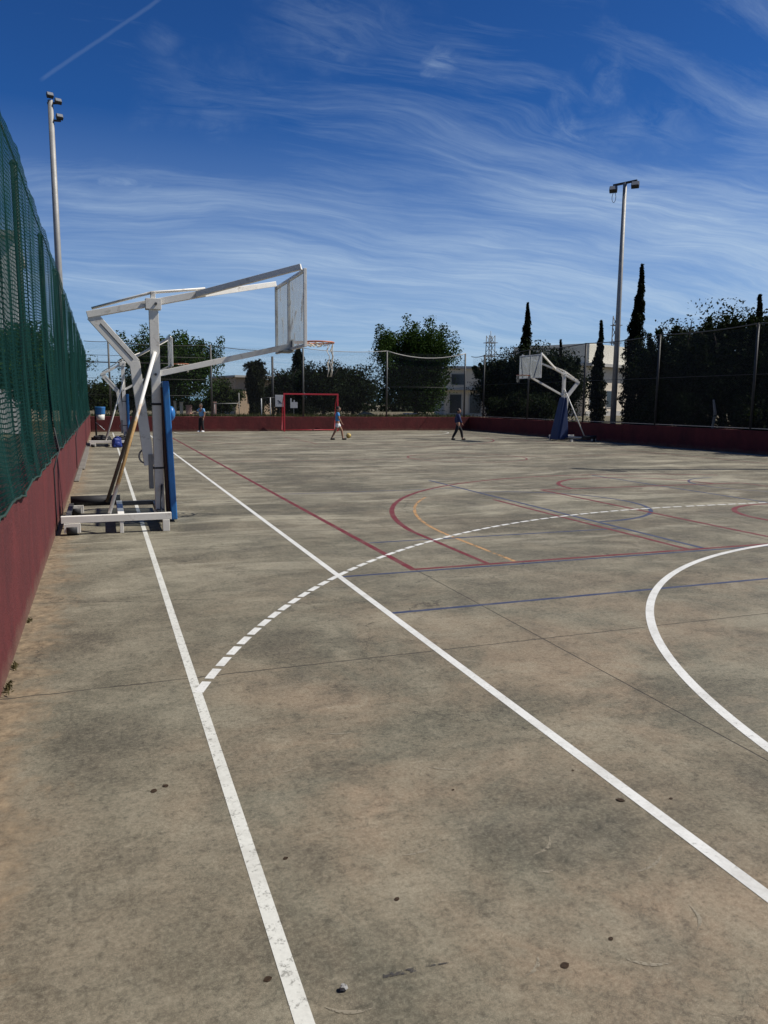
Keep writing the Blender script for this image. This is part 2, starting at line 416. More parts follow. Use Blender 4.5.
# green netting: knotted square mesh over denser shade cloth hanging in folds
def net_mat(name, col, pitch, thread, lo, hi, foldscale):
    m, t, out = new_mat(name)
    oc = t.coord('Object'); s = t.sep(oc)
    wob = t.math('MULTIPLY', t.math('SUBTRACT', t.noise(oc, 1.3, 3), 0.5), 0.35)
    def line(v, p):
        f = t.math('FRACT', t.math('DIVIDE', v, p))
        d = t.math('ABSOLUTE', t.math('SUBTRACT', f, 0.5))
        return t.remap(d, thread / 2, thread / 2 + 0.10, 1, 0)
    hz = t.math('ADD', s[2], t.math('MULTIPLY', wob, 0.5))
    g = t.math('MAXIMUM', line(hz, pitch), line(t.math('ADD', s[1], t.math('MULTIPLY', wob, 0.3)), pitch * 1.4))
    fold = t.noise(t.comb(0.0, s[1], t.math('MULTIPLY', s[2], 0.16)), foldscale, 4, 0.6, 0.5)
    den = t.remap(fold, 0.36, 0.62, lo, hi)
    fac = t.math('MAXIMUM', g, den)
    c = t.mix(t.remap(fold, 0.35, 0.65), tuple(x * 0.55 for x in col), tuple(x * 1.5 for x in col))  # light and dark of the folds painted into the cloth colour
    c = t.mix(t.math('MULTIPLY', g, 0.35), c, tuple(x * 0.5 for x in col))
    d = t.node('ShaderNodeBsdfDiffuse'); t.put(d.inputs[0], c)
    tl = t.node('ShaderNodeBsdfTranslucent'); t.put(tl.inputs[0], c)
    m0 = t.node('ShaderNodeMixShader'); m0.inputs[0].default_value = 0.35
    t.l.new(d.outputs[0], m0.inputs[1]); t.l.new(tl.outputs[0], m0.inputs[2])
    tr = t.node('ShaderNodeBsdfTransparent')
    mx = t.node('ShaderNodeMixShader'); t.put(mx.inputs[0], fac)
    t.l.new(tr.outputs[0], mx.inputs[1]); t.l.new(m0.outputs[0], mx.inputs[2]); t.l.new(mx.outputs[0], out.inputs[0])
    return m
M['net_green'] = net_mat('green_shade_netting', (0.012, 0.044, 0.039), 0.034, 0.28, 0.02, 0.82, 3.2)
def veil_mat(name, col, fac):
    m, t, out = new_mat(name)
    oc = t.coord('Object'); s = t.sep(oc)
    a = t.math('ADD', s[0], s[1])
    def dia(sign):
        v = t.math('DIVIDE', t.math('ADD', a, t.math('MULTIPLY', s[2], sign)), 0.07)
        d = t.math('ABSOLUTE', t.math('SUBTRACT', t.math('FRACT', v), 0.5))
        return t.remap(d, fac / 2, fac / 2 + 0.01, 1, 0)
    g = t.math('MAXIMUM', dia(1.0), dia(-1.0))
    p = principled(t, col, 0.5, 0.3)
    tr = t.node('ShaderNodeBsdfTransparent'); mx = t.node('ShaderNodeMixShader')
    t.put(mx.inputs[0], g); t.l.new(tr.outputs[0], mx.inputs[1]); t.l.new(p, mx.inputs[2]); t.l.new(mx.outputs[0], out.inputs[0])
    return m
M['chain'] = veil_mat('chain_link', (0.06, 0.065, 0.065), 0.055)

# ------------------------------------------------------------------ ground, court, lines
MB().sheet([(-900, -900, -0.04), (900, -900, -0.04), (900, 900, -0.04), (-900, 900, -0.04)]).build('ground', M['ground'])['kind'] = 'structure'
bank = MB().box(-40, 80, 42.16, 90, -0.5, 0.55).build('verge', M['ground']); tag(bank, kind='structure')
side_bank = MB().box(21.06, 60, -8, 42.1, -0.5, 0.42).build('verge', M['ground']); tag(side_bank, kind='structure')
court = MB().box(-0.62, 20.9, -6, 42.0, -0.3, 0.0).build('court', M['court']); tag(court, kind='structure')

LZ = [0.0006]
def line_obj(name, polys, mat):
    """polys: list of quads (4 xy) in one painted line, laid as a thin sheet on the court"""
    bm = bmesh.new(); z = LZ[0]; LZ[0] += 0.00004
    for q in polys:
        bm.faces.new([bm.verts.new((x, y, z)) for x, y in q])
    bmesh.ops.remove_doubles(bm, verts=bm.verts, dist=1e-5)
    bmesh.ops.recalc_face_normals(bm, faces=bm.faces)
    me = bpy.data.meshes.new(name); bm.to_mesh(me); bm.free(); me.materials.append(mat)
    o = link(bpy.data.objects.new(name, me)); o.parent = court
    return o
def vline(x, y0, y1, w=0.05):
    return [[(x - w / 2, y0), (x + w / 2, y0), (x + w / 2, y1), (x - w / 2, y1)]]
def hline(y, x0, x1, w=0.05):
    return [[(x0, y - w / 2), (x1, y - w / 2), (x1, y + w / 2), (x0, y + w / 2)]]
def arc(cx, cy, r, a0, a1, w=0.05, n=64):
    q = []
    for i in range(n):
        a = R(a0 + (a1 - a0) * i / n); b = R(a0 + (a1 - a0) * (i + 1) / n)
        q.append([(cx + (r - w / 2) * math.cos(a), cy + (r - w / 2) * math.sin(a)), (cx + (r + w / 2) * math.cos(a), cy + (r + w / 2) * math.sin(a)),
                  (cx + (r + w / 2) * math.cos(b), cy + (r + w / 2) * math.sin(b)), (cx + (r - w / 2) * math.cos(b), cy + (r - w / 2) * math.sin(b))])
    return q
def dashed_arc(cx, cy, r, a0, a1, w, on=0.17, off=0.05):
    q = []; a = a0; s = 1 if a1 > a0 else -1
    step_on = math.degrees(on / r); step = math.degrees((on + off) / r)
    while (a1 - a) * s > step_on:
        q += arc(cx, cy, r, a, a + s * step_on, w, 3); a += s * step
    return q
def dashed_h(y, x0, x1, w, on=0.17, off=0.05):
    q = []; x = x0
    while x < x1: q += hline(y, x, min(x + on, x1), w); x += on + off
    return q

# worn orange 6.25 m arc and pale trapezoid
CXB, CYB = 10.35, 8.45
line_obj('arc_line', vline(4.02, 6.92, 8.45, 0.045) + arc(CXB, CYB, 6.33, 180, 143, 0.045), M['p_orange'])
line_obj('key_line', vline(8.62, 8.0, 12.4, 0.03), M['p_scuff'])
# blue: small transverse courts
line_obj('baseline', hline(5.46, 2.08, 18.9, 0.045), M['p_blue'])
line_obj('baseline', hline(6.79, 2.08, 18.9, 0.045), M['p_blue'])
line_obj('key_line', hline(8.38, 2.9, 6.47, 0.045), M['p_blue'])
line_obj('key_line', hline(13.35, 2.9, 6.47, 0.045), M['p_blue'])
line_obj('free_throw_line', vline(6.5, 6.84, 14.9, 0.065), M['p_blue'])
line_obj('free_throw_arc', arc(6.55, 10.8, 1.85, -90, 90, 0.065), M['p_blue'])
line_obj('halfway_line', vline(10.68, 5.5, 15.0, 0.065), M['p_blue'])
line_obj('centre_circle', arc(13.1, 12.3, 1.5, 90, 270, 0.05), M['p_blue'])
# red: full basketball court 15 x 28
line_obj('baseline', hline(6.88, 2.81, 17.85, 0.06), M['p_red'])
line_obj('sideline', vline(2.845, 6.92, 34.9, 0.07), M['p_red'])
line_obj('sideline', vline(17.85, 6.92, 34.9, 0.06), M['p_red'])
line_obj('three_point_line', vline(3.69, 6.92, 9.0, 0.06) + arc(CXB, CYB, 6.68, 175.3, 60, 0.075), M['p_red'])
line_obj('key_line', vline(6.28, 6.92, 11.6, 0.065), M['p_red'])
line_obj('key_line', vline(7.88, 6.92, 12.67, 0.075), M['p_red'])
line_obj('key_line', vline(12.82, 6.92, 12.67, 0.055), M['p_red'])
line_obj('free_throw_line', hline(12.67, 7.88, 12.82, 0.08), M['p_red'])
line_obj('free_throw_arc', arc(CXB, 12.67, 1.75, 0, 182, 0.085), M['p_red'])
line_obj('no_charge_arc', arc(CXB, CYB, 1.33, -8, 188, 0.085), M['p_red'])
line_obj('halfway_line', hline(20.9, 2.85, 17.85, 0.05), M['p_red'])
line_obj('centre_circle', arc(CXB, 20.9, 1.8, 0, 359.9, 0.05), M['p_red'])
line_obj('key_line', vline(7.88, 29.2, 34.9, 0.055), M['p_red'])
line_obj('free_throw_line', hline(29.2, 7.88, 12.82, 0.055), M['p_red'])
line_obj('three_point_line', arc(CXB, 33.3, 6.68, 185, 355, 0.06), M['p_red'])
line_obj('baseline', hline(34.9, 2.81, 17.85, 0.06), M['p_red'])
# white: futsal / handball court and the inner long line
line_obj('sideline', vline(0.442, -5.5, 41.0, 0.052), M['p_white_worn'])
line_obj('long_line', vline(2.055, -5.5, 41.0, 0.058), M['p_white'])
line_obj('sideline', vline(20.44, -5.5, 41.0, 0.08), M['p_white_worn'])
line_obj('goal_area_line', arc(8.43, 1.316, 5.614, 196, 90, 0.064) + hline(6.93, 8.43, 12.5, 0.064) + arc(12.5, 1.316, 5.614, 90, -14, 0.064), M['p_white'])
line_obj('nine_metre_line', dashed_arc(8.892, 0.806, 9.123, 157.75, 90, 0.056) + dashed_h(9.929, 8.93, 12.0, 0.056) + dashed_arc(12.0, 0.806, 9.123, 90, 25, 0.056), M['p_white'])
line_obj('goal_area_line', arc(9.45, 41.0, 6.0, 180, 270, 0.07) + hline(35.0, 9.45, 12.45, 0.07) + arc(12.45, 41.0, 6.0, 270, 360, 0.07), M['p_white_worn'])
# pale scuffs and dark rubber streaks
for (x, y, L, a, cv) in [(0.97, 2.39, .16, 10, .9), (1.31, 3.0, .2, -25, 1.2), (1.44, 2.23, .15, 35, 1.5), (1.37, 2.15, .09, -10, 1.2), (1.72, 2.02, .18, 20, .9),
                         (1.72, 1.71, .13, 60, 1.5), (.98, 3.49, .14, -15, 1.2), (.68, 3.15, .16, 30, 1.5), (1.39, 1.69, .15, -30, 1.2), (1.1, 1.72, .1, 40, 1.5), (0.5, 1.8, .14, -20, 1.2)]:
    a = R(a); q = []; N = 12; w = 0.006
    def P(s_, o_):
        u = s_ * L; v = cv * .45 * (s_ - .5) ** 2 * L + o_
        return (x + u * math.cos(a) - v * math.sin(a), y + u * math.sin(a) + v * math.cos(a))
    for i in range(N):
        s0, s1 = i / N, (i + 1) / N; w0 = w * math.sin(math.pi * s0) + .0006; w1 = w * math.sin(math.pi * s1) + .0006
        q.append([P(s0, -w0), P(s1, -w1), P(s1, w1), P(s0, w0)])
    line_obj('scuff_mark', q, M['p_scuff'])
line_obj('rubber_streak', [[(.695, 1.862), (.795, 1.853), (.80, 1.872), (.70, 1.879)]], M['p_stain'])
line_obj('rubber_streak', [[(.83, 1.861), (.90, 1.853), (.90, 1.857), (.83, 1.867)]], M['p_stain'])

# low kerb along the foot of the left wall
k = MB()
for (y0, y1, w, h) in ((16.5, 19.3, .10, .03), (19.31, 25.4, .15, .04), (25.41, 31, .13, .035)):
    k.box(-.6, -.6 + w, y0, y1, 0.0, h)
tag(k.build('kerb', M['kerb'], bevel=0.015), kind='structure')

# ------------------------------------------------------------------ walls and fences
def red_wall(name, x0, x1, y0, y1, z1, label):
    w = empty(name, ((x0 + x1) / 2, (y0 + y1) / 2, 0), 0, label, 'wall')
    cx_, cy_ = (x0 + x1) / 2, (y0 + y1) / 2
    m = MB()
    # subdivided face so the top edge is slightly uneven
    m.box(x0 - cx_, x1 - cx_, y0 - cy_, y1 - cy_, -0.3, z1)
    geom = [e for e in m.bm.edges if e.calc_length() > 5]
    bmesh.ops.subdivide_edges(m.bm, edges=geom, cuts=60)
    for v in m.bm.verts:
        if v.co.z > 0.3: v.co.z += rng.uniform(-.008, .008)
    m.build('wall_body', M['red_wall'], w, bevel=0.012)
    return w
red_wall('red_wall', -0.86, -0.6, -6, 42.25, 0.97, 'low dark red rendered wall under the tall green netting on the left')
red_wall('red_wall', -0.58, 20.88, 42.0, 42.25, 0.79, 'red wall across the far end of the court behind the red goal frame')
red_wall('red_wall', 20.9, 21.12, -6, 42.25, 0.80, 'shaded red wall along the right side under the dark trees')

# left fence with green netting
nf = empty('netting_fence', (-0.72, 18, 0.9), 0, 'tall dark green netting fence with posts standing on the left red wall', 'fence')
post_y = [5.35 + 3.55 * i for i in range(-3, 11)]
pm = MB().tube([(0, 0, 0), (0, 0, 3.12)], 0.035, 10); pm.lathe([(0.042, 3.1), (0.045, 3.12), (0.02, 3.15)], 10)
p0 = pm.build('post', M['green_post'], nf)
for i, y in enumerate(post_y):
    p = p0 if i == 0 else p0.copy()
    if i: COL.objects.link(p); p.parent = nf
    p.location = (-0.02, y - 18, 0.0)
    p.scale.z = 1.0 + rng.uniform(-.012, .012)
def netting(x_off, ztop, seed, amp):
    r_ = random.Random(seed)
    ny, nz = 1700, 14
    ys = np.linspace(-5.4, 40.9, ny)
    ph = [r_.uniform(0, 6.28) for _ in range(6)]
    fold = (np.sin(ys * 7.3 + ph[0] + 1.3 * np.sin(ys * .9)) * .45 + np.sin(ys * 15.7 + ph[1] + np.sin(ys * 2.1)) * .3 + np.sin(ys * 2.9 + ph[2]) * .4)
    pos = np.array(post_y)
    dist = np.min(np.abs(ys[:, None] - pos[None, :]), axis=1) / 1.775
    sag = .06 * dist * (2 - dist) + .02 * np.sin(ys * 3.1 + ph[3])
    rag = .016 * np.sin(ys * 4.1 + ph[4]) + .009 * np.sin(ys * 11.7 + ph[5]) + nrng.normal(size=ny) * .006
    vs = []
    for j in range(nz + 1):
        tz = j / nz
        z = (0.94 + rag) * (1 - tz) + (ztop - sag) * tz
        flare = 0.08 * (1 - tz) ** 6
        x = x_off + flare + fold * amp * (.18 + .82 * math.sin(math.pi * min(1, tz * .92 + .06)) ** .6)
        vs.append(np.stack([x, ys, z], 1))
    V = np.concatenate(vs); idx = np.arange(ny * (nz + 1)).reshape(nz + 1, ny)
    F = np.stack([idx[:-1, :-1], idx[:-1, 1:], idx[1:, 1:], idx[1:, :-1]], -1).reshape(-1, 4)
    me = bpy.data.meshes.new('netting')
    me.vertices.add(len(V)); me.vertices.foreach_set('co', (V - np.array([-0.72, 18, 0.9])).ravel())
    me.loops.add(F.size); me.loops.foreach_set('vertex_index', F.ravel())
    me.polygons.add(len(F)); me.polygons.foreach_set('loop_start', np.arange(len(F)) * 4); me.polygons.foreach_set('loop_total', np.full(len(F), 4))
    me.update(calc_edges=True); me.validate()
    me.polygons.foreach_set('use_smooth', np.ones(len(F), bool))
    me.materials.append(M['net_green'])
    o = link(bpy.data.objects.new('netting', me)); o.parent = nf
    MB().tube([(vs[0][i][0] + .72 + .004, ys[i] - 18, vs[0][i][2] - .9 + .012) for i in range(0, ny, 5)], .009, 6).build('hem', M['green_post'], nf)
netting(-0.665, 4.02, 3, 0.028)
MB().tube([(0.04, y - 18, 3.0 - .05 * math.sin(math.pi * ((y - 5.35) % 3.55) / 3.55)) for y in np.arange(-5.3, 40.8, .59)], 0.008, 6).build('top_cord', M['green_post'], nf)

# cables hanging over the left wall
def hanging_cable(name, y, label, m, zl):
    c = MB().tube([(-0.57, y + .02, 1.3), (-0.545, y, 1.15), (-0.52, y - .03, 1.02), (-0.545, y - .12, .95), (-0.585, y - .16, .8), (-0.585, y - .15, .4), (-0.585, y - .17, zl)], 0.009, 8).build(name, m)
    return tag(c, label, 'cable')
hanging_cable('hanging_cable', 10.25, 'black cable dropping over the left wall beside the nearest hoop base', M['black'], 0.05)
hanging_cable('hanging_cable', 18.5, 'shorter dark cable hanging over the left wall beyond the nearest hoop', M['black'], 0.12)

# far fence: five tall posts, sagging top rail, wires
ff = empty('wire_fence', (10.5, 42.12, 0.79), 0, 'tall thin wire fence on the far red wall, grey posts and sagging top line', 'fence')
fx = [0.41, 5.54, 10.6, 15.58, 20.6]
pm = MB().tube([(0, 0, -.02), (0, 0, 3.78)], 0.05, 10).build('post', M['dull_post'], ff)
for i, x in enumerate(fx):
    p = pm if i == 0 else pm.copy()
    if i: COL.objects.link(p); p.parent = ff
    p.location = (x - 10.5, 0, 0)
def sag_line(a, b, s, n=10):
    return [(a[0] + (b[0] - a[0]) * i / n, a[1] + (b[1] - a[1]) * i / n, a[2] + (b[2] - a[2]) * i / n - s * 4 * (i / n) * (1 - i / n)) for i in range(n + 1)]
for (a, b, s) in ((-.75, .41, .02), (.41, 5.54, .10), (5.54, 10.6, .2), (10.6, 15.58, .12), (15.58, 20.6, .34)):
    MB().tube(sag_line((a - 10.5, 0, 3.78), (b - 10.5, 0, 3.78), s), 0.028 if a > 15 else .018, 6).build('top_rail', M['trim'] if a > 10 else M['dull_post'], ff)
for z, r in ((3.1, .012), (2.75, .03), (1.95, .01), (1.1, .01)):
    MB().tube([(-11.2, .03, z), (-4.9, .03, z)], r, 6).build('wire', M['dark_post'], ff)
MB().tube([(5.0, .03, 1.75), (10.1, .03, 1.75)], .012, 6).build('wire', M['dark_post'], ff)
MB().sheet([(-11.2, .06, 0.02), (10.1, .06, .02), (10.1, .06, 3.7), (-11.2, .06, 3.7)]).build('mesh_panel', M['chain'], ff)

rf = empty('wire_fence', (21.0, 20, 0.80), 0, 'tall wire fence on the right side wall, dark posts against the trees', 'fence')
pm = MB().tube([(0, 0, -.02), (0, 0, 3.62)], 0.045, 10).build('post', M['dark_post'], rf)
for i, y in enumerate([5.4, 10.45, 15.5, 20.5, 25.4, 30.4, 35.4, 40.4]):
    p = pm if i == 0 else pm.copy()
    if i: COL.objects.link(p); p.parent = rf
    p.location = (0, y - 20, 0)
yy = [-5, 5.4, 10.45, 15.5, 20.5, 25.4, 30.4, 35.4, 40.4, 42.1]
for a, b in zip(yy, yy[1:]):
    MB().tube(sag_line((0, a - 20, 3.6), (0, b - 20, 3.6), .07), .022, 6).build('top_rail', M['dull_post'], rf)
MB().tube([(0, -25, .06), (0, 22, .06)], .014, 6).build('wire', M['trim'], rf)
MB().tube([(0, -25, 1.9), (0, 22, 1.9)], .01, 6).build('wire', M['dark_post'], rf)
MB().sheet([(.05, -25, 0.02), (.05, 22, .02), (.05, 22, 3.5), (.05, -25, 3.5)]).build('mesh_panel', M['chain'], rf)

# ------------------------------------------------------------------ basketball hoops
def make_hoop(loc, rz, rise, label, pad, strut_rust, net_len=0.45, detail=True):
    h = empty('basketball_hoop', loc, rz, label, 'basketball hoop', 'portable basketball hoops around the court')
    W = M['white_metal']; L = 1.925
    bx = math.sqrt(L * L - rise * rise); ux, uz = bx / L, rise / L
    zt, zl = 2.93, 1.99
    bb = zl + rise - 0.07                        # bottom of board
    def B(name, mat, f, parent=h, bevel=.004):
        m = MB(); f(m); return m.build(name, mat, parent, bevel=bevel)
    # base
    B('base_beam', W, lambda m: m.box(-1.22, 0.08, -.93, -.85, .15, .235))
    B('base_beam', M['dark_steel'], lambda m: m.box(-.52, 0.02, .80, .86, .12, .18))
    B('base_beam', M['dark_steel'], lambda m: m.box(-.05, .05, -.85, .80, .10, .17))
    B('base_beam', W, lambda m: m.box(-.56, -.48, -.85, .80, .13, .2))
    B('base_beam', M['dark_steel'], lambda m: m.box(-1.19, -1.13, -.85, .80, .13, .18))
    B('ballast_bar', M['black'], lambda m: (m.tube([(-1.17, .86, .2), (-.5, .86, .2)], .075, 12)), bevel=0)
    fo = B('foot', W, lambda m: m.box(-.03, .055, -.935, -.845, 0.0, .148))
    B('foot', W, lambda m: m.box(-.03, .05, .78, .85, 0.0, .118))
    B('foot', W, lambda m: m.box(-.545, -.5, -.925, -.855, 0.0, .147))
    for y in (-.89, .83):
        hs = B('wheel_housing', W, lambda m: (m.box(-1.19, -1.17, y - .05, y + .05, .03, .148), m.box(-1.02, -1.0, y - .05, y + .05, .03, .148), m.box(-1.17, -1.02, y - .05, y - .04, .03, .148)))
        m = MB(); m.tube([(-1.16, y, .065), (-1.04, y, .065)], .065, 16); m.build('wheel', M['black'], hs)
    # post
    B('post', W, lambda m: m.box(-.058, .062, -.06, .06, .102, zt + .03))
    for ya, yb in ((-.085, -.062), (.062, .085)): B('clamp', W, lambda m: m.box(-.10, .10, ya, yb, zt - .09, zt + .05))
    B('bolt', M['dark_steel'], lambda m: m.tube([(0.03, -.11, zt - .02), (0.03, .11, zt - .02)], .018, 8), bevel=0)
    B('bolt', M['dark_steel'], lambda m: m.tube([(0, -.085, zl), (0, .085, zl)], .018, 8), bevel=0)
    for za, zb in ((1.58, 1.61), (.72, .745)): B('strap', M['black'], lambda m: m.box(-.075, .16, -.066, .066, za, zb))
    # upper arm: single beam behind and over the post, then a pair to the board corners
    def up(x, dz=0): return zt + x * uz / ux + dz
    xj = -.79 * ux
    xs = .70 * ux
    B('upper_arm', W, lambda m: m.bar((xj - .06, 0, up(xj - .06)), (xs, 0, up(xs)), .10, .085))
    for sgn in (-1, 1):
        B('upper_arm', W, lambda m: m.bar((xs - .12, sgn * .07, up(xs - .12)), (bx - .05, sgn * .80, up(bx) + .02), .055, .075))
    ty = zt + .13
    for yr in (-.04, .04): B('tie_rod', W, lambda m: m.tube([(xj, yr, up(xj) + .07), (-.02, yr, ty), (xs, yr, up(xs) + .06)], .014, 8), bevel=0)
    B('rod_saddle', W, lambda m: m.box(-.03, .03, -.06, .06, zt + .032, ty + .01))
    B('lower_arm', W, lambda m: m.bar((0.06, 0, zl + .06 * uz / ux), (bx - .04, 0, zl + (bx - .04) * uz / ux), .07, .075))
    # bent counterweight lever
    xk, zk = xj + .51, up(xj) - .62
    lv = B('lever', W, lambda m: (m.bar((xj, 0, up(xj) - .02), (xk, 0, zk), .075, .15, (1, 0, 0)),))
    B('lever', W, lambda m: m.bar((xk - .005, 0, zk + .03), (xk + .14, 0, zk - 1.36), .076, .135, (1, 0, 0)))
    B('slot', M['dark_steel'], lambda m: m.bar((xj + .10, -.039, up(xj) - .12), (xk - .02, -.039, zk + .05), .006, .012, (1, 0, 0)), lv, 0)
    ring = [(xk + .085 + .075 * math.cos(a), 0, zk - 1.24 + .09 * math.sin(a)) for a in np.linspace(R(70), R(290), 12)]
    B('handle', M['grey_metal'], lambda m: m.tube(ring, .012, 8), bevel=0)
    B('crank_box', M['grey_metal'], lambda m: m.box(-.13, -.07, -.05, .05, .45, .92))
    # two struts from post to base
    B('strut', M['rust'] if strut_rust else W, lambda m: m.tube([(0.0, -.07, 2.28), (-.66, -.84, .24)], .023, 10), bevel=0)
    B('strut', M['old_strut'] if strut_rust else W, lambda m: m.tube([(0.0, .07, 2.28), (-.68, .78, .19)], .026, 10), bevel=0)
    B('strut', M['dark_steel'], lambda m: m.tube([(.03, -.07, .5), (-.02, -.5, .18)], .014, 8), bevel=0)
    # pad
    if pad == 'slab':
        B('pad', M['blue_pad'], lambda m: m.bar((.175, 0, .03), (.115, 0, 1.9), .085, .4, (0, 1, 0)), bevel=.014)
        B('pad_backing', M['board_wood'], lambda m: m.bar((.108, 0, .1), (.068, 0, 1.82), .03, .32, (0, 1, 0)))
        B('pad_flap', M['blue_pad'], lambda m: m.ball((.185, -.05, 1.47), (.055, .09, .1), 12), bevel=0)
    elif pad == 'thin':
        B('pad', M['blue_pad'], lambda m: m.box(.08, .17, -.2, .2, .1, 1.85), bevel=.025)
    else:
        def wedge(m):
            prof = [(-.10, 1.93), (.10, 1.93), (.46, .06), (-.16, .06)]
            a = [m.bm.verts.new((x, -.16 - (.16 if z < 1 else 0), z)) for x, z in prof]
            b = [m.bm.verts.new((x, .16 + (.16 if z < 1 else 0), z)) for x, z in prof]
            m.bm.faces.new(a); m.bm.faces.new(b[::-1])
            for i in range(4): m.bm.faces.new((a[i], a[(i + 1) % 4], b[(i + 1) % 4], b[i]))
        B('pad', M['navy_pad'], wedge, bevel=.04)
    # backboard
    f = .04; y0, y1 = -.9, .9; z0, z1 = bb, bb + 1.0
    zm = (z0 + z1) / 2
    bo = B('backboard_frame', W, lambda m: (m.box(bx - f, bx, y0, y0 + f, z0, z1), m.box(bx - f, bx, y1 - f, y1, z0, z1),
           m.box(bx - f + .002, bx - .002, y0 + f, y1 - f, z0 + .002, z0 + f), m.box(bx - f + .002, bx - .002, y0 + f, y1 - f, z1 - f, z1 - .002),
           m.box(bx - f - .01, bx - .014, -.025, .025, z0 + f, z1 - f)), bevel=.003)
    B('pane', M['acrylic'], lambda m: m.box(bx - .011, bx - .004, y0 + f, y1 - f, z0 + f, z1 - f), bo, 0)
    B('bracket', M['grey_metal'], lambda m: (m.box(bx - .16, bx + .004, -.14, .14, z0 - .03, z0 - .004), m.box(bx + .004, bx + .016, -.1, .1, z0 - .02, z0 + .16)))
    # rim and torn net
    rc = bx + .016 + .15 + .225; rzv = z0 + .13
    rim = [(rc + .228 * math.cos(a), .228 * math.sin(a), rzv) for a in np.linspace(0, 2 * math.pi, 37)]
    ri = B('rim', M['orange_rim'], lambda m: (m.tube(rim, .012, 8), m.bar((bx + .016, -.06, rzv - .01), (rc - .2, -.09, rzv - .002), .02, .03), m.bar((bx + .016, .06, rzv - .01), (rc - .2, .09, rzv - .002), .02, .03)), bevel=0)
    def net(m):
        r_ = random.Random(5)
        n = 12
        for k in range(n):
            a = 2 * math.pi * k / n
            torn = net_len if math.cos(a) > 0.6 else net_len * .1
            pts = []
            for i in range(6):
                s_ = i / 5
                rad = .225 * (1 - .5 * s_) ; aa = a + .26 * (i % 2)
                pts.append((rc + (.09 if torn == net_len else .0) * s_ + rad * math.cos(aa) + r_.uniform(-.012, .012), rad * math.sin(aa) + r_.uniform(-.012, .012), rzv - .01 - torn * s_))
            m.tube(pts, .0055, 5)
            pts2 = [(x + r_.uniform(-.02, .02), y + .03 * ((i % 2) * 2 - 1), z) for i, (x, y, z) in enumerate(pts)]
            m.tube(pts2, .0055, 5)
    B('net', M['cord_white'], net, ri, 0)
    return h
make_hoop((0.69, 10.86, 0), 0, 0.44, 'nearest white wheeled basketball hoop with bright blue pad and rusty strut by the green netting', 'slab', True, .47)
make_hoop((0.74, 29.3, 0), 0, 0.92, 'smaller looking far white basketball hoop by the left wall with raised board', 'thin', False, .3)
make_hoop((19.2, 29.33, 0), math.pi, 0.80, 'white basketball hoop with a wide navy cover on the right side in tree shade', 'wedge', False, .3)

# ------------------------------------------------------------------ goal
g = empty('goal', (10.84, 41.3, 0), 0, 'bright red goal frame at the far end of the court', 'goal')
for s_ in (-1, 1):
    MB().box(s_ * 1.52 - .04, s_ * 1.52 + .04, -.04, .04, 0, 2.0).build('goalpost', M['red_paint'], g, bevel=.006)
    MB().tube([(s_ * 1.52, .05, 1.98), (s_ * 1.52, .45, 1.5), (s_ * 1.52, .62, .06), (s_ * 1.52, .05, .05)], .02, 8).build('side_stay', M['red_paint'], g)
MB().box(-1.56, 1.56, -.038, .038, 2.001, 2.08).build('crossbar', M['red_paint'], g, bevel=.006)
MB().tube([(-1.5, .62, .06), (1.5, .62, .06)], .02, 8).build('ground_bar', M['red_paint'], g)

# ------------------------------------------------------------------ floodlight poles
def lamp_mesh():
    m = MB()
    m.box(-.17, .17, -.1, .1, -.13, .13)
    return m
def floodlight(loc, H, rz, kind, label, r0=.13, r1=.075, lean=0.0):
    f = empty('floodlight_pole', loc, rz, label, 'floodlight', 'floodlight poles around the court')
    f.rotation_euler = (0, lean, rz)
    MB().tube([(0, 0, 0), (0, 0, H * .5), (0, 0, H)], [r0, (r0 + r1) / 2, r1], 16).build('pole', M['grey_metal'], f)
    spots = []
    if kind == 'bar':
        MB().bar((-.55, 0, H - .02), (.55, 0, H + .02), .09, .09).build('crossbar', M['dark_post'], f, bevel=.01)
        spots = [(-.5, -.08, H - .22), (.5, -.08, H - .18)]
    else:
        MB().bar((-.1, 0, H - .1), (.28, 0, H - .05), .06, .06).build('crossbar', M['dark_post'], f, bevel=.01)
        MB().bar((-.02, 0, H - .62), (.3, 0, H - .6), .06, .06).build('crossbar', M['dark_post'], f, bevel=.01)
        spots = [(.24, 0, H + .0), (.0, -.05, H + .14), (.26, 0, H - .48)]
    for (x, y, z) in spots:
        l = MB().box(-.17, .17, -.10, .10, -.13, .13).build('lamp', M['dark_post'], f, bevel=.02, loc=(x, y, z))
        l.rotation_euler = (R(-35), 0, R(15))
        if kind == 'stack': l.scale = (.62, .62, .62)
        MB().box(-.145, .145, -.114, -.102, -.105, .105).build('lens', M['lamp_glass'], l)
    if kind == 'bar':
        a = np.linspace(0, 2 * math.pi, 14)
        MB().tube([(-.45 + .09 * math.sin(t_), -.1, H - .58 + .22 * math.cos(t_)) for t_ in a], .012, 6, caps=False).build('loose_cable', M['black'], f)
    return f
floodlight((22.5, 30.15, 0), 11.5, R(-58), 'bar', 'tall grey floodlight pole with two lamps on a crossbar behind the right wall', .14, .085)
floodlight((-1.2, 29.0, 0), 11.4, 0, 'stack', 'slim silvery floodlight pole with stacked lamps rising behind the green netting', .13, .085)
floodlight((21.7, 14.0, 0), 12.6, R(-58), 'bar', 'floodlight pole outside the right side wall whose shadow crosses the court', .15, .09)

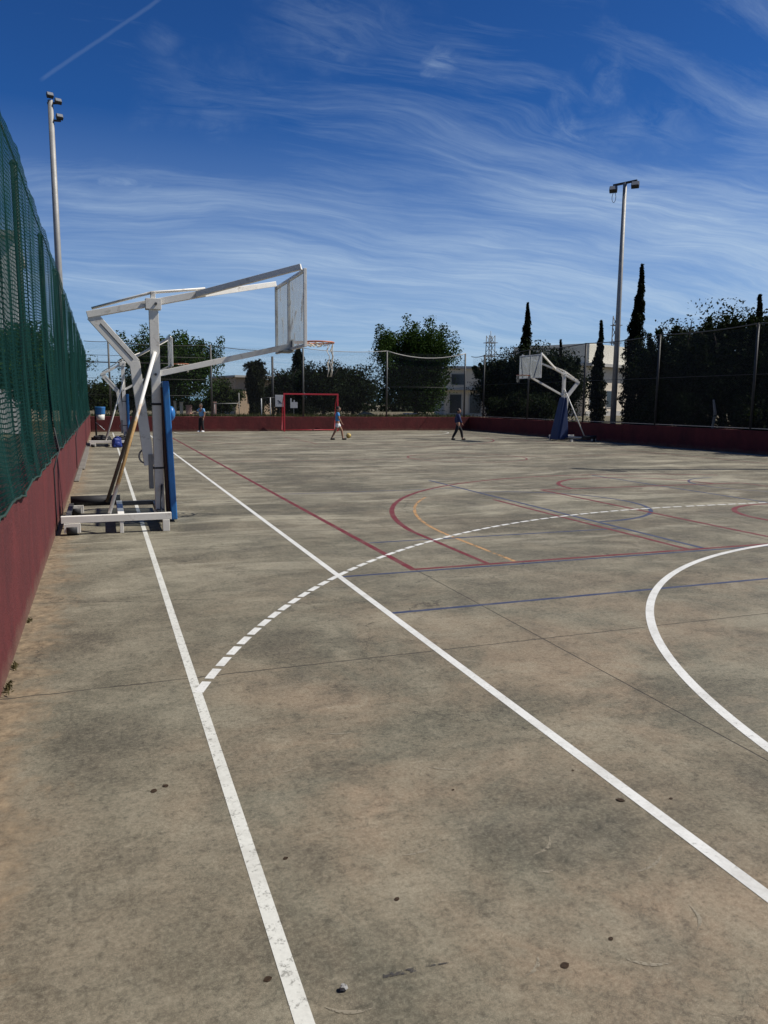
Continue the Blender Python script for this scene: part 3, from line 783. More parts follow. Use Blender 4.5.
# ------------------------------------------------------------------ trees
def leaf_cloud(P, S, up=0.0, aspect=0.55):
    """P: (n,3) positions, S: (n,) sizes -> folded rhombus leaves"""
    n = len(P)
    d = nrng.normal(size=(n, 3)); d[:, 2] += up
    d /= np.linalg.norm(d, axis=1)[:, None]
    e = nrng.normal(size=(n, 3)); e -= d * np.sum(d * e, 1)[:, None]
    e /= np.linalg.norm(e, axis=1)[:, None]
    s = S[:, None]
    nrm = np.cross(d, e)
    V = np.stack([P - d * s * .5, P + e * s * aspect * .5 + nrm * s * .08, P + d * s * .5, P - e * s * aspect * .5 + nrm * s * .08], 1).reshape(-1, 3)
    return V
def leaf_obj(name, V, mat, parent=None, loc=(0, 0, 0)):
    n = len(V) // 4
    me = bpy.data.meshes.new(name)
    me.vertices.add(len(V)); me.vertices.foreach_set('co', V.astype(np.float32).ravel())
    me.loops.add(n * 4); me.loops.foreach_set('vertex_index', np.arange(n * 4, dtype=np.int32))
    me.polygons.add(n); me.polygons.foreach_set('loop_start', np.arange(n, dtype=np.int32) * 4); me.polygons.foreach_set('loop_total', np.full(n, 4, np.int32))
    me.update(calc_edges=True)
    me.materials.append(mat)
    o = link(bpy.data.objects.new(name, me))
    if parent is not None: o.parent = parent
    return o
def ell(n, c, r):
    d = nrng.normal(size=(n, 3)); d /= np.linalg.norm(d, axis=1)[:, None]
    return np.array(c) + d * (nrng.random(n) ** (1 / 2.2))[:, None] * np.array(r)
def clumps(centres, rad, per, size, flat=.8):
    P = []; S = []
    for c in centres:
        rr = rad * nrng.uniform(.6, 1.35); k = int(per * nrng.uniform(.7, 1.3))
        P.append(np.array(c) + np.clip(nrng.normal(size=(k, 3)), -1.7, 1.7) * rr * np.array([.55, .55, .55 * flat]))
        S.append(size * nrng.uniform(.6, 1.35, k))
    return np.concatenate(P), np.concatenate(S)
def trunk(parent, h, r, spread, mat, n=5, zc=None):
    m = MB()
    zc = zc or h * .45
    lean = Vector((rng.uniform(-.15, .15), rng.uniform(-.15, .15), 0))
    top = Vector((0, 0, zc)) + lean
    m.tube([(0, 0, -.15), (0, 0, 0.1), lean * .5 + Vector((0, 0, zc * .5)), top], [r * 1.4, r * 1.1, r * .9, r * .75], 9)
    for k in range(n):
        a = 2 * math.pi * k / n + rng.uniform(-.4, .4)
        e = Vector((math.cos(a) * spread * rng.uniform(.5, .8), math.sin(a) * spread * rng.uniform(.5, .8), h * rng.uniform(.7, .92)))
        mid_ = (top + e) / 2 + Vector((0, 0, .2))
        m.tube([top - Vector((0, 0, .1)), mid_, e], [r * .55, r * .35, r * .1], 7)
    m.build('trunk', mat, parent)
def tree(name, loc, h, rx, ry, label, mat='lf_broad', per=120, n=46, size=.2,  zlow=.25, shoots=0, sh_r=.17, group=None, bark='bark', rad=.75, top_bias=1.0):
    per = int(per * 1.9); size *= .74
    t_ = empty(name, loc, 0, label, 'tree', group)
    trunk(t_, h, .05 * h * .55, rx, M[bark], zc=h * .38)
    zc = h * (zlow + 1) / 2; rz_ = h * (1 - zlow) / 2
    C = ell(n, (0, 0, zc), (rx * .86, ry * .86, rz_ * .9))
    P, S = clumps(C, rad, per, size)
    # opaque core
    kc = int(n * per * .16)
    kc = int(kc * .8); Pc = ell(kc, (0, 0, zc), (rx * .72, ry * .72, rz_ * .74)); Sc = np.full(kc, size * 2.4)
    Ps, Ss = [P, Pc], [S, Sc]
    for k in range(shoots):
        a = rng.uniform(0, 6.28); q = math.sqrt(rng.random()) * .95
        x, y = rx * q * math.cos(a), ry * q * math.sin(a)
        zb = zc + rz_ * math.sqrt(max(0, 1 - q * q)) * (.42 if mat == 'lf_dark' else .62)
        L = rng.uniform(.55, 1.4) * h * (.15 if mat == 'lf_dark' else .26)
        ox, oy = rng.uniform(-.25, .25) + x / rx * .4, rng.uniform(-.25, .25)
        for i in range(5):
            f_ = i / 4
            kk = int(per * (.62 - .42 * f_))
            Ps.append(np.array([x + ox * f_, y + oy * f_, zb + L * f_]) + np.clip(nrng.normal(size=(kk, 3)), -1.6, 1.6) * (sh_r * (.6 if mat == 'lf_dark' else 1.0) * (1.15 - .6 * f_)))
            Ss.append(size * nrng.uniform(.7, 1.3, kk))
    leaf_obj('crown', leaf_cloud(np.concatenate(Ps), np.concatenate(Ss)), M[mat], t_)
    return t_
def cypress(loc, h, r, label, n=9000, size=.16, lean=0.0):
    t_ = empty('cypress_tree', loc, 0, label, 'tree', 'narrow cypress trees beyond the right wall')
    MB().tube([(0, 0, -.1), (0, 0, h * .5), (lean * .8, 0, h * .9)], [.12, .08, .03], 8).build('trunk', M['bark'], t_)
    u = nrng.random(n)
    prof = np.interp(u, [0, .04, .12, .35, .6, .8, .93, 1], [.5, .75, .95, 1.0, .66, .36, .18, .07])
    a = nrng.random(n) * 6.283; q = np.sqrt(nrng.random(n))
    bump = 1 + .22 * np.sin(a * 3 + u * 40) + .16 * np.sin(u * 70 + a) + nrng.normal(size=n) * .07
    rr = r * prof * q * bump * (1 - .25 * u)
    P = np.stack([rr * np.cos(a) + lean * u ** 2 + .06 * np.sin(u * 9), rr * np.sin(a), .25 + u * (h - .3)], 1)
    leaf_obj('crown', leaf_cloud(P, size * nrng.uniform(.6, 1.4, n), up=1.6, aspect=.4), M['lf_cyp'], t_)
    return t_
def broadfill(*a, **k): return tree(*a, **k)

# behind the far wall, left to right
tree('leafy_tree', (4.1, 50, .5), 4.8, 3.4, 2.4, 'large leafy tree with upright shoots behind the far wall at left, past the hoops', shoots=22, sh_r=.27, n=58, per=130, zlow=.15)
tree('leafy_tree', (-.1, 60, .5), 2.7, 1.3, 1.2, 'small yellowish green tree beside the far end of the green netting', 'lf_bush', n=20, per=100, zlow=.05)
tree('leafy_tree', (2.0, 53, .5), 3.0, 1.7, 1.4, 'low dark tree under the large leafy tree at the left end of the far wall', 'lf_dark', n=24, per=110, zlow=.05)
tree('bush', (7.6, 52, .5), 2.5, 1.25, 1.0, 'loose green bush left of the shaggy palm behind far wall', 'lf_bush', n=22, per=100, zlow=.02, rad=.5)
# shaggy palm
pl = empty('palm_tree', (8.9, 47.2, .5), 0, 'shaggy palm wrapped in dead fronds behind the far red wall', 'tree')
MB().tube([(0, 0, -.1), (0, 0, 3.4)], [.22, .17], 9).build('trunk', M['bark'], pl)
n = 5200
u = nrng.random(n); a = nrng.random(n) * 6.283
rr = np.interp(u, [0, .5, .85, 1], [.42, .5, .62, .3]) * np.sqrt(nrng.random(n)) * (1 + .2 * np.sin(3 * a + 9 * u))
P = np.stack([rr * np.cos(a), rr * np.sin(a), u * 3.3], 1)
V = leaf_cloud(P, nrng.uniform(.15, .4, n), up=-1.8, aspect=.2)
leaf_obj('frond_skirt', V, M['lf_palm'], pl)
Ps = []
for k in range(34):
    a = rng.uniform(0, 6.28); e = rng.uniform(-.5, 1.3); L = rng.uniform(.55, .85)
    for i in range(70):
        f_ = rng.random()
        Ps.append((L * f_ * math.cos(a) * math.cos(e) + rng.gauss(0, .04), L * f_ * math.sin(a) * math.cos(e) + rng.gauss(0, .04), 3.25 + L * f_ * math.sin(e) - .35 * f_ * f_ + rng.gauss(0, .04)))
leaf_obj('frond_crown', leaf_cloud(np.array(Ps), nrng.uniform(.12, .26, len(Ps)), aspect=.25), M['lf_palm'], pl)
# conifer
cf = empty('conifer_tree', (14.7, 60, .5), 0, 'dark layered conifer rising above the hedge trees behind goal', 'tree')
MB().tube([(0, 0, -.1), (0, 0, 5.4)], [.2, .03], 8).build('trunk', M['bark'], cf)
n = 9000; u = nrng.random(n) ** 1.3; a = nrng.random(n) * 6.283
tier = .62 + .38 * np.abs(np.sin(u * 17))
rr = 1.75 * (1 - u) ** .8 * tier * np.sqrt(nrng.random(n)) * (1 + .25 * np.sin(a * 5 + u * 20))
leaf_obj('crown', leaf_cloud(np.stack([rr * np.cos(a), rr * np.sin(a), .2 + u * 5.4 - .15 * rr], 1), nrng.uniform(.12, .3, n), aspect=.35), M['lf_cyp'], cf)
tree('evergreen_tree', (12.0, 52.5, .5), 3.7, 1.6, 1.3, 'dark round evergreen just right of the tall dark post behind goal', 'lf_dark', n=30, per=110, zlow=.02)
tree('evergreen_tree', (14.6, 52, .5), 4.0, 1.9, 1.5, 'dark evergreen behind the right half of the red goal', 'lf_dark', n=34, per=110, zlow=.02, shoots=5)
tree('evergreen_tree', (17.0, 53, .5), 4.2, 1.9, 1.5, 'dark evergreen between the goal and the large bushy tree', 'lf_dark', n=32, per=110, zlow=.02, shoots=5)
tree('leafy_tree', (20.0, 48.3, .5), 5.9, 3.3, 2.6, 'large bushy tree with upright shoots behind the middle of the far wall', shoots=26, sh_r=.29, n=80, per=140, zlow=.03)
# beyond the right fence
G2 = 'dense dark trees beyond the right wall'
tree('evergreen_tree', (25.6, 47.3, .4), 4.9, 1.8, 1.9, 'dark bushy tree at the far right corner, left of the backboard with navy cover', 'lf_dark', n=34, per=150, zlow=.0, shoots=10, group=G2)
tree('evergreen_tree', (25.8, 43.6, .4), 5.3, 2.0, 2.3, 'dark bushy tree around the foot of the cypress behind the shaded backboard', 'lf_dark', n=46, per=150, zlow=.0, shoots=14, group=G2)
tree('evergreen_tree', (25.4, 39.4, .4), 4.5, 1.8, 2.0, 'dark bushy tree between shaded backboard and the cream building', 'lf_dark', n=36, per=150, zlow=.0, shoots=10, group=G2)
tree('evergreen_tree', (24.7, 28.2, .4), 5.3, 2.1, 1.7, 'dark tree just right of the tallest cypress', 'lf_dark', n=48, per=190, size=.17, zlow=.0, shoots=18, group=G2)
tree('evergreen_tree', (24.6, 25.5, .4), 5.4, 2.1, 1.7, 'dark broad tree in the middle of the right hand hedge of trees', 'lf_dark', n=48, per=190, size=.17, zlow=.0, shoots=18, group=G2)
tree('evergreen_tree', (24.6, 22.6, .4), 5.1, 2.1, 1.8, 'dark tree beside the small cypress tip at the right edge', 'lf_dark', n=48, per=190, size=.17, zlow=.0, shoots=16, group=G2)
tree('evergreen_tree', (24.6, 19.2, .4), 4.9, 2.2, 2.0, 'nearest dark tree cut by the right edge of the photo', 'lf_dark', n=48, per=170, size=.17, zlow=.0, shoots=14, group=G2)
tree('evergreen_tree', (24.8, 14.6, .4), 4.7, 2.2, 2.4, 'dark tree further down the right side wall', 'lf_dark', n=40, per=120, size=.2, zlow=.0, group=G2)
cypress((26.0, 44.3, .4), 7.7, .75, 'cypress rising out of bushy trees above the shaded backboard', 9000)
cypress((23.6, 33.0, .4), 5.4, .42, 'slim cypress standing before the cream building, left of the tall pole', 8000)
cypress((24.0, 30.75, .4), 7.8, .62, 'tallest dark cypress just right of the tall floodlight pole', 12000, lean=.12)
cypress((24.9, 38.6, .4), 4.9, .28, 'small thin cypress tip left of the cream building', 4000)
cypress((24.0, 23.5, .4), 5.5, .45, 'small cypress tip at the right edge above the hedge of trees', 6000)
sap = empty('sapling', (22.0, 23.35, .4), 0, 'bare pale leaning trunk just behind the right wall', 'tree')
MB().tube([(0, .02, -.05), (.02, -.02, .45), (.03, -.08, .95), (0.0, 0.02, 1.45)], [.045, .05, .06, .035], 9).build('trunk', M['pale_bark'], sap)
tree('evergreen_tree', (25.2, 30.1, .4), 4.3, 1.5, 1.3, 'dark tree tucked behind the tallest cypress', 'lf_dark', n=34, per=170, size=.17, zlow=.0, shoots=10, group=G2)
# low shrubs filling the foot of the hedge
for i, (y, lb_) in enumerate([(17.2, 'low dark shrub behind the right wall, nearest the photo edge'), (19.6, 'low dark shrub just right of the last fence post at right edge'), (22.0, 'low dark shrub right of the bare pale trunk'), (25.0, 'low dark shrub left of the bare pale trunk behind right wall'),
        (27.4, 'low dark shrub under the tree right of the tallest cypress'), (36.6, 'low dark shrub behind the hoop with the navy cover'), (38.9, 'low dark shrub left of the navy covered hoop'), (41.2, 'low dark shrub near the far right corner')]):
    tree('shrub', (22.6, y, .3), 1.9, .95, 1.35, lb_, 'lf_dark', n=20, per=110, size=.15, zlow=-.1, rad=.5, group='low shrubs behind the right wall')
# beyond the left netting
G3 = 'trees seen through the green netting'
for (x, y, h_, r_, lb) in ((-2.9, 33, 4.8, 1.4, 'nearest leafy tree seen dimly through the green netting'), (-3.2, 47, 5.2, 1.6, 'leafy tree seen through the netting beyond the floodlight pole'), (-2.6, 62, 6.0, 2.2, 'farthest broad tree behind the netting')):
    tree('leafy_tree', (x, y, -.05), h_, r_, r_, lb, n=36, per=90, group=G3)
# distant band of trees and wild grass
N = 26000
x = nrng.uniform(-25, 75, N); hgt = 2.2 + .8 * np.sin(x * .5) + .5 * np.sin(x * 1.7 + 1) + .3 * np.sin(x * 4.1)
P = np.stack([x, 84 + nrng.normal(size=N) * 1.2, .6 + nrng.random(N) * hgt], 1)
tag(leaf_obj('far_wood', leaf_cloud(P, nrng.uniform(.25, .6, N)), M['lf_dark']), 'low dark band of distant trees along the horizon behind everything', 'trees', kind='stuff')
N = 9000
P = np.stack([nrng.uniform(-.6, 22, N), 42.5 + nrng.random(N) ** 1.5 * 4, np.full(N, .62) + nrng.random(N) * .2], 1)
tag(leaf_obj('wild_grass', leaf_cloud(P, nrng.uniform(.2, .45, N), up=2.2, aspect=.1), M['lf_grass']), 'wild grass growing along the top of the far red wall', 'grass', kind='stuff')

# weeds at the foot of the left wall
for (x, y, s_, lb) in ((-.585, 4.66, .05, 'dry weed tuft at the foot of left wall beside the slab joint'), (-.585, 5.05, .035, 'smaller dry weed at the foot of left wall just past the slab joint'), (-.585, 6.1, .025, 'tiny weed at the wall foot beyond the other two weeds')):
    k = int(120 * s_ / .1)
    P = np.stack([nrng.normal(size=k) * s_ * .3, nrng.normal(size=k) * s_ * .9, nrng.random(k) * s_ * .55], 1)
    P[:, 0] = np.abs(P[:, 0])
    o = leaf_obj('weed', leaf_cloud(P, nrng.uniform(.02, .05, k), up=.9, aspect=.25), M['lf_weed']); o.location = (x, y, 0)
    tag(o, lb, 'weed', 'weeds along the left wall')

# ------------------------------------------------------------------ buildings
def window(parent, x0, x1, z0, z1, y, pane='glass'):
    f = MB(); w = .06
    f.box(x0, x0 + w, y - .05, y, z0, z1); f.box(x1 - w, x1, y - .05, y, z0, z1); f.box(x0 + w, x1 - w, y - .05, y, z0, z0 + w); f.box(x0 + w, x1 - w, y - .05, y, z1 - w, z1)
    fo = f.build('window', M['trim'], parent)
    MB().box(x0 + w, x1 - w, y - .02, y - .005, z0 + w, z1 - w).build('pane', M[pane], fo)
# cream building on the right: flat roof with deep parapet
b = empty('building', (46.5, 61.5, 0), R(25), 'long cream flat roofed building behind the cypresses on the right', 'building')
MB().box(-6.2, 12, 0, 8, 0, 5.0).build('wall', M['cream'], b)
MB().box(-6.5, 12.3, -.7, 8.3, 5.0, 5.28).build('ledge', M['trim'], b)
MB().box(-6.2, 12, -.15, 8, 5.28, 7.0).build('parapet', M['pale'], b)
for x in (-5.6, -2.6, 1.6, 4.6, 7.6): window(b, x, x + 1.6, 1.3, 2.9, -.002)
MB().box(-6.1, 11.9, -.06, -.004, .0, 1.0).build('plinth', M['trim'], b)
# tan house with overhanging roof beside the palm
b = empty('house', (11.9, 62.5, .5), R(14), 'tan flat roofed house partly hidden by the shaggy palm', 'house')
MB().box(-1.9, -.9, 0, 5, 0, 3.0).build('wall', M['tan'], b)
MB().box(-.9, 2.4, .8, 5, 0, 2.9).build('wall', M['tan'], b)
MB().box(-2.1, 2.6, -.4, 5.2, 3.0, 3.16).build('roof', M['trim'], b)
MB().box(-.85, 2.4, .1, .2, .0, .95).build('balcony', M['tan'], b)
window(b, -.5, .7, 1.1, 2.3, .798); window(b, 1.0, 2.1, 1.1, 2.3, .798)
# pale house right of the big tree
b = empty('house', (29.6, 59, .5), R(-14), 'pale two storey house in the gap right of the large bushy tree', 'house')
MB().box(-2.4, 2.6, 0, 5, 0, 4.0).build('wall', M['cream'], b)
MB().box(-2.6, 2.8, -.3, 5.2, 4.0, 4.2).build('roof', M['trim'], b)
MB().box(-2.5, 2.7, -.5, -.02, 2.2, 2.32).build('balcony', M['trim'], b)
window(b, -2.0, -.9, .2, 1.9, -.002); window(b, -.3, .8, .2, 1.9, -.002); window(b, 1.3, 2.3, .2, 1.9, -.002); window(b, -1.9, -.7, 2.6, 3.6, -.002); window(b, .6, 1.8, 2.6, 3.6, -.002)
# white block of flats behind the netting
b = empty('apartment_block', (-6.9, 40, 0), R(3), 'white three storey block seen through the green netting at the left edge', 'building')
MB().box(-3, 3.4, 0, 9, 0, 9.0).build('wall', M['white_wall'], b)
MB().box(-3.2, 3.6, -.3, 9.2, 9.0, 9.25).build('roof', M['trim'], b)
for zf in (1.0, 4.0, 6.9):
    window(b, .9, 2.1, zf, zf + 1.4, -.002); window(b, -1.6, -.2, zf, zf + 1.4, -.002)

# lattice masts far away
def mast(loc, h, w, label):
    m = MB()
    for sx in (-1, 1):
        for sy in (-1, 1): m.tube([(sx * w, sy * w, 0), (sx * w * .75, sy * w * .75, h)], .09, 6)
    k = 9
    for i in range(k):
        z0, z1 = h * i / k, h * (i + 1) / k; q = 1 - .25 * i / k
        for sy in (-1, 1):
            m.tube([(-w * q, sy * w * q, z0), (w * q, sy * w * q, z1)], .06, 5); m.tube([(w * q, sy * w * q, z0), (-w * q, sy * w * q, z1)], .06, 5)
    e = empty('lattice_mast', loc, 0, label, 'mast', 'distant antenna masts')
    m.build('lattice', M['dull_post'], e)
    a = MB()
    for z in (h * .72, h * .9): a.box(-w * 1.35, w * 1.35, -w * 1.2, w * 1.2, z, z + .12)
    a.tube([(0, 0, h * .9), (0, 0, h * 1.06)], .07, 6)
    a.build('antennas', M['grey_metal'], e)
mast((84.6, 160, 0), 17.0, .95, 'distant lattice mast left of the cypress above the backboard')
mast((90, 121, 0), 17.8, .6, 'thin distant antenna mast just right of the tall floodlight pole')

# ------------------------------------------------------------------ small things behind the far wall
sg = empty('sign', (9.65, 44, .5), 0, 'white square sign board with a dark mark left of the goal', 'sign')
MB().box(-.25, .25, -.02, .02, .82, 1.5).build('board', M['sign_white'], sg, bevel=.01)
MB().tube([(0, .045, 0), (0, .045, 1.45)], .025, 8).build('post', M['dark_post'], sg)
mk = MB(); mk.bar((-.1, -.024, 1.2), (.02, -.024, 1.1), .004, .05); mk.bar((.02, -.026, 1.1), (.14, -.026, 1.02), .004, .05); mk.bar((-.04, -.028, 1.02), (.05, -.028, 1.16), .004, .045)
mk.build('mark', M['sign_mark'], sg)
tp = MB().tube([(0, 0, 0), (0, 0, 3.7)], .065, 10).build('dark_pole', M['dark_post'], loc=(9.35, 44.4, .5)); tag(tp, 'tall thin dark pole beside the white sign left of goal', 'pole')
sg = empty('sign', (10.75, 45, .5), 0, 'small pale sign on a thin post seen inside the goal', 'sign')
m = MB(); m.box(-.22, .22, -.02, .02, .75, 1.1); m.box(-.22, -.14, -.02, .02, 1.1, 1.32); m.box(-.02, .05, -.02, .02, 1.1, 1.22)
m.build('board', M['sign_white'], sg); MB().tube([(0, .045, 0), (0, .045, 1.05)], .02, 8).build('post', M['grey_metal'], sg)
gf = empty('gate_frame', (8.85, 44, .5), 0, 'white metal gate frame left of the white sign board', 'gate')
m = MB(); m.tube([(-.25, 0, 0), (-.25, 0, 1.3)], .03, 8); m.tube([(.27, 0, 0), (.27, 0, 1.35)], .03, 8)
m.build('gatepost', M['sign_white'], gf); MB().tube([(-.32, 0, 1.3), (.55, 0, 1.36)], .02, 8).build('top_bar', M['dark_post'], gf)
m = MB(); m.tube([(6.0, 44.6, 1.47), (7.45, 44.6, 1.5)], .022, 8); m.tube([(7.42, 44.6, .5), (7.42, 44.6, 2.1)], .022, 8); m.tube([(6.02, 44.6, .5), (6.02, 44.6, 1.47)], .022, 8)
tag(m.build('railing', M['grey_metal']), 'thin grey railing with one taller post left of the gate frame', 'railing')
for (x, w, h_, mt, lb) in ((4.36, .2, 1.05, 'white_wall', 'left one of two white gateposts behind the far wall by blue pad'), (4.78, .2, 1.0, 'white_wall', 'right one of two white gateposts behind the far wall by blue pad'),
                           (5.25, .36, .78, 'pink_post', 'reddish low pillar right of the two white gateposts'), (6.9, .17, 1.0, 'pink_post', 'slim pinkish post behind the wall right of the boy in dark trousers')):
    m = MB(); m.box(-w / 2, w / 2, -.1, .1, 0, h_); m.box(-w / 2 - .02, w / 2 + .02, -.12, .12, h_ + .001, h_ + .06)
    tag(m.build('gatepost', M[mt], loc=(x, 51, .5), bevel=.01), lb, 'post')
bn = empty('bench', (19.2, 47.4, .5), 0, 'low white bench under the large bushy tree behind far wall', 'bench')
MB().box(-.45, .45, -.2, .2, .36, .44).build('seat', M['sign_white'], bn, bevel=.01)
for s_ in (-1, 1): MB().box(s_ * .36 - .04, s_ * .36 + .04, -.16, .16, 0, .358).build('leg', M['trim'], bn)
sm = MB(); sm.ball((0, 0, 0), (.7, .6, .42), 20)
for v in sm.bm.verts: v.co *= 1 + .12 * math.sin(v.co.x * 9 + v.co.z * 7) * math.cos(v.co.y * 8)
tag(sm.build('sand_heap', M['sand'], loc=(17.0, 50, .55)), 'small heap of sandy earth behind the far wall right of the goal', 'heap')

# litter bin
lb = empty('litter_bin', (-.1, 36, 0), 0, 'blue and white litter bin on a dark stand in the far left corner', 'bin')
MB().lathe([(.19, 1.0), (.2, 1.02), (.22, 1.3), (.23, 1.32), (.2, 1.33)], 20).build('rim_band', M['bin_blue'], lb)
MB().lathe([(.16, .76), (.17, .77), (.188, .999)], 20).build('bucket', M['bin_white'], lb)
MB().tube([(-.2, .1, 0), (-.2, .1, 1.2)], .04, 8).build('stand', M['black'], lb)
MB().tube([(.16, -.1, .32), (-.2, .06, .66)], .014, 6).build('brace', M['sign_white'], lb)

# bags on the far hoop base
def rounded_bag(name, loc, size, mat, label, rz=0, strap=None):
    e = empty(name, loc, rz, label, 'bag')
    m = MB(); m.box(-size[0], size[0], -size[1], size[1], 0.0, size[2] * 2)
    bmesh.ops.bevel(m.bm, geom=m.bm.edges[:], offset=min(size) * .75, segments=4, profile=.6, affect='EDGES')
    for v in m.bm.verts:
        v.co *= 1 + .07 * math.sin(v.co.x * 21 + v.co.y * 17) * math.cos(v.co.z * 19)
        v.co.x *= 1 - .18 * max(0, v.co.z / (size[2] * 2)); v.co.z = max(0.0, v.co.z)
    m.build('bag_body', mat, e)
    m = MB(); m.tube([(-size[0] * .5, -size[1] * .5, size[2] * 1.8), (-size[0] * .2, -size[1] * .8, size[2] * 2.25), (size[0] * .2, -size[1] * .8, size[2] * 2.25), (size[0] * .5, -size[1] * .5, size[2] * 1.8)], .018, 8)
    m.build('strap', strap or mat, e)
    m = MB(); m.ball((0, -size[1] * .92, size[2] * .75), (size[0] * .55, size[1] * .25, size[2] * .5), 12); m.build('pocket', mat, e)
    return e
rounded_bag('backpack', (.42, 28.1, 0), (.17, .13, .17), M['bag_blue'], 'bright blue backpack leaning on the far hoop base', .3)
rounded_bag('sports_bag', (.62, 28.9, .0), (.32, .2, .17), M['bag_black'], 'black sports bag behind the blue backpack', .1)
rounded_bag('sports_bag', (-.05, 28.9, .2), (.3, .2, .09), M['bag_black'], 'flat black bag lying across the far hoop base by the wall', -.2)

# ball
bl = empty('ball', (10.52, 33.4, .115), 0, 'yellow football on the ground in front of the boy in white shorts', 'ball')
MB().ball((0, 0, 0), .115, 24).build('ball_skin', M['ball'], bl)
m = MB()
for d in ((0, -.8, .6), (.7, -.6, -.3), (-.75, -.5, -.35), (0, .9, .3), (.5, .3, .8), (-.6, .4, .7), (0, -.3, -.95)):
    v = Vector(d).normalized(); q = v.to_track_quat('Z', 'Y').to_matrix().to_4x4()
    pts = []
    for k in range(5):
        p = q @ Vector((.042 * math.cos(k * 1.2566), .042 * math.sin(k * 1.2566), .1085)); pts.append(m.bm.verts.new(p))
    m.bm.faces.new(pts)
    c_ = m.bm.faces[-1:] if False else None
m.build('panels', M['ball_dark'], bl).location = (0, 0, 0)
for o in bl.children:
    if o.name.startswith('panels'): o.scale = (1.03, 1.03, 1.03)

# litter of leaves and stones on the slab
def dead_leaf(x, y, s_, rz, label):
    m = MB(); n_ = 6; L, Rr, Cn = [], [], []
    for i in range(n_ + 1):
        f_ = i / n_; w = math.sin(math.pi * f_) ** .8 * .36
        L.append(m.bm.verts.new(((f_ - .5) * s_, w * s_, .001 + .18 * s_ * w + .06 * s_ * f_ * f_))); Rr.append(m.bm.verts.new(((f_ - .5) * s_, -w * s_, .001 + .1 * s_ * w))); Cn.append(m.bm.verts.new(((f_ - .5) * s_, 0, .001 + .04 * s_ * f_)))
    for i in range(n_):
        for a_, b_ in ((L, Cn), (Cn, Rr)):
            vs = [a_[i], a_[i + 1], b_[i + 1], b_[i]]
            try: m.bm.faces.new(vs)
            except ValueError: pass
    bmesh.ops.solidify(m.bm, geom=m.bm.faces[:], thickness=.0012)
    o = m.build('dead_leaf', M['leaf_dry'], loc=(x, y, .0)); o.rotation_euler = (0, 0, rz)
    tag(o, label, 'leaf', 'dead leaves scattered on the court')
for (x, y, s_, rz, lbl) in [(.14, 3.19, .045, 1.1, 'brown dead leaf on the slab left of the worn sideline, left of a pair'), (.19, 3.22, .04, 2.0, 'dead leaf on the slab left of the worn sideline, right of a pair'),
    (.56, 2.53, .028, .4, 'dark dead leaf just right of the worn sideline'), (.38, 1.97, .035, .2, 'dead leaf left of the worn sideline near the bottom of the picture'),
    (1.35, 2.78, .02, .5, 'tiny dark leaf speck midway between the two near white lines'), (1.94, 2.76, .02, .8, 'tiny leaf speck just left of the long white line'),
    (1.98, 2.47, .05, 2.4, 'curled dead leaf touching the long white line'), (2.19, 2.41, .024, .1, 'small dead leaf right of the long white line'),
    (.86, 2.18, .028, .6, 'dark dead leaf in the middle of the near slab'), (1.42, 1.78, .024, .3, 'small dark leaf above the longest lowest leaf at bottom right'), (1.22, 1.73, .04, .15, 'flat dark leaf low in the right half of the near slab')]:
    dead_leaf(x, y, s_ * .8, rz, lbl)
m = MB(); m.ball((0, 0, .009), (.013, .011, .010), 10)
for v in m.bm.verts: v.co += Vector((rng.uniform(-.003, .003), rng.uniform(-.003, .003), rng.uniform(-.002, .002)))
for f_ in m.bm.faces: f_.smooth = False
tag(m.build('pebble', M['stone'], loc=(.575, 1.86, .0)), 'small pale grey pebble near the worn sideline at the bottom', 'pebble')
# ------------------------------------------------------------------ people
def skin_mesh(verts, edges, radii, root=0, sub=2):
    me = bpy.data.meshes.new('tmp_skin'); me.from_pydata([tuple(v) for v in verts], edges, [])
    o = link(bpy.data.objects.new('tmp_skin', me))
    sk = o.modifiers.new('s', 'SKIN'); sk.use_smooth_shade = True
    for i, r_ in enumerate(radii):
        me.skin_vertices[0].data[i].radius = r_ if isinstance(r_, tuple) else (r_, r_)
        me.skin_vertices[0].data[i].use_root = (i == root)
    ss = o.modifiers.new('ss', 'SUBSURF'); ss.levels = sub; ss.render_levels = sub
    dg = bpy.context.evaluated_depsgraph_get(); dg.update()
    res = bpy.data.meshes.new_from_object(o.evaluated_get(dg))
    bpy.data.objects.remove(o); bpy.data.meshes.remove(me)
    return res
def add_mesh(name, me, mat, parent):
    me.name = name; me.materials.clear(); me.materials.append(mat)
    o = link(bpy.data.objects.new(name, me)); o.parent = parent
    return o
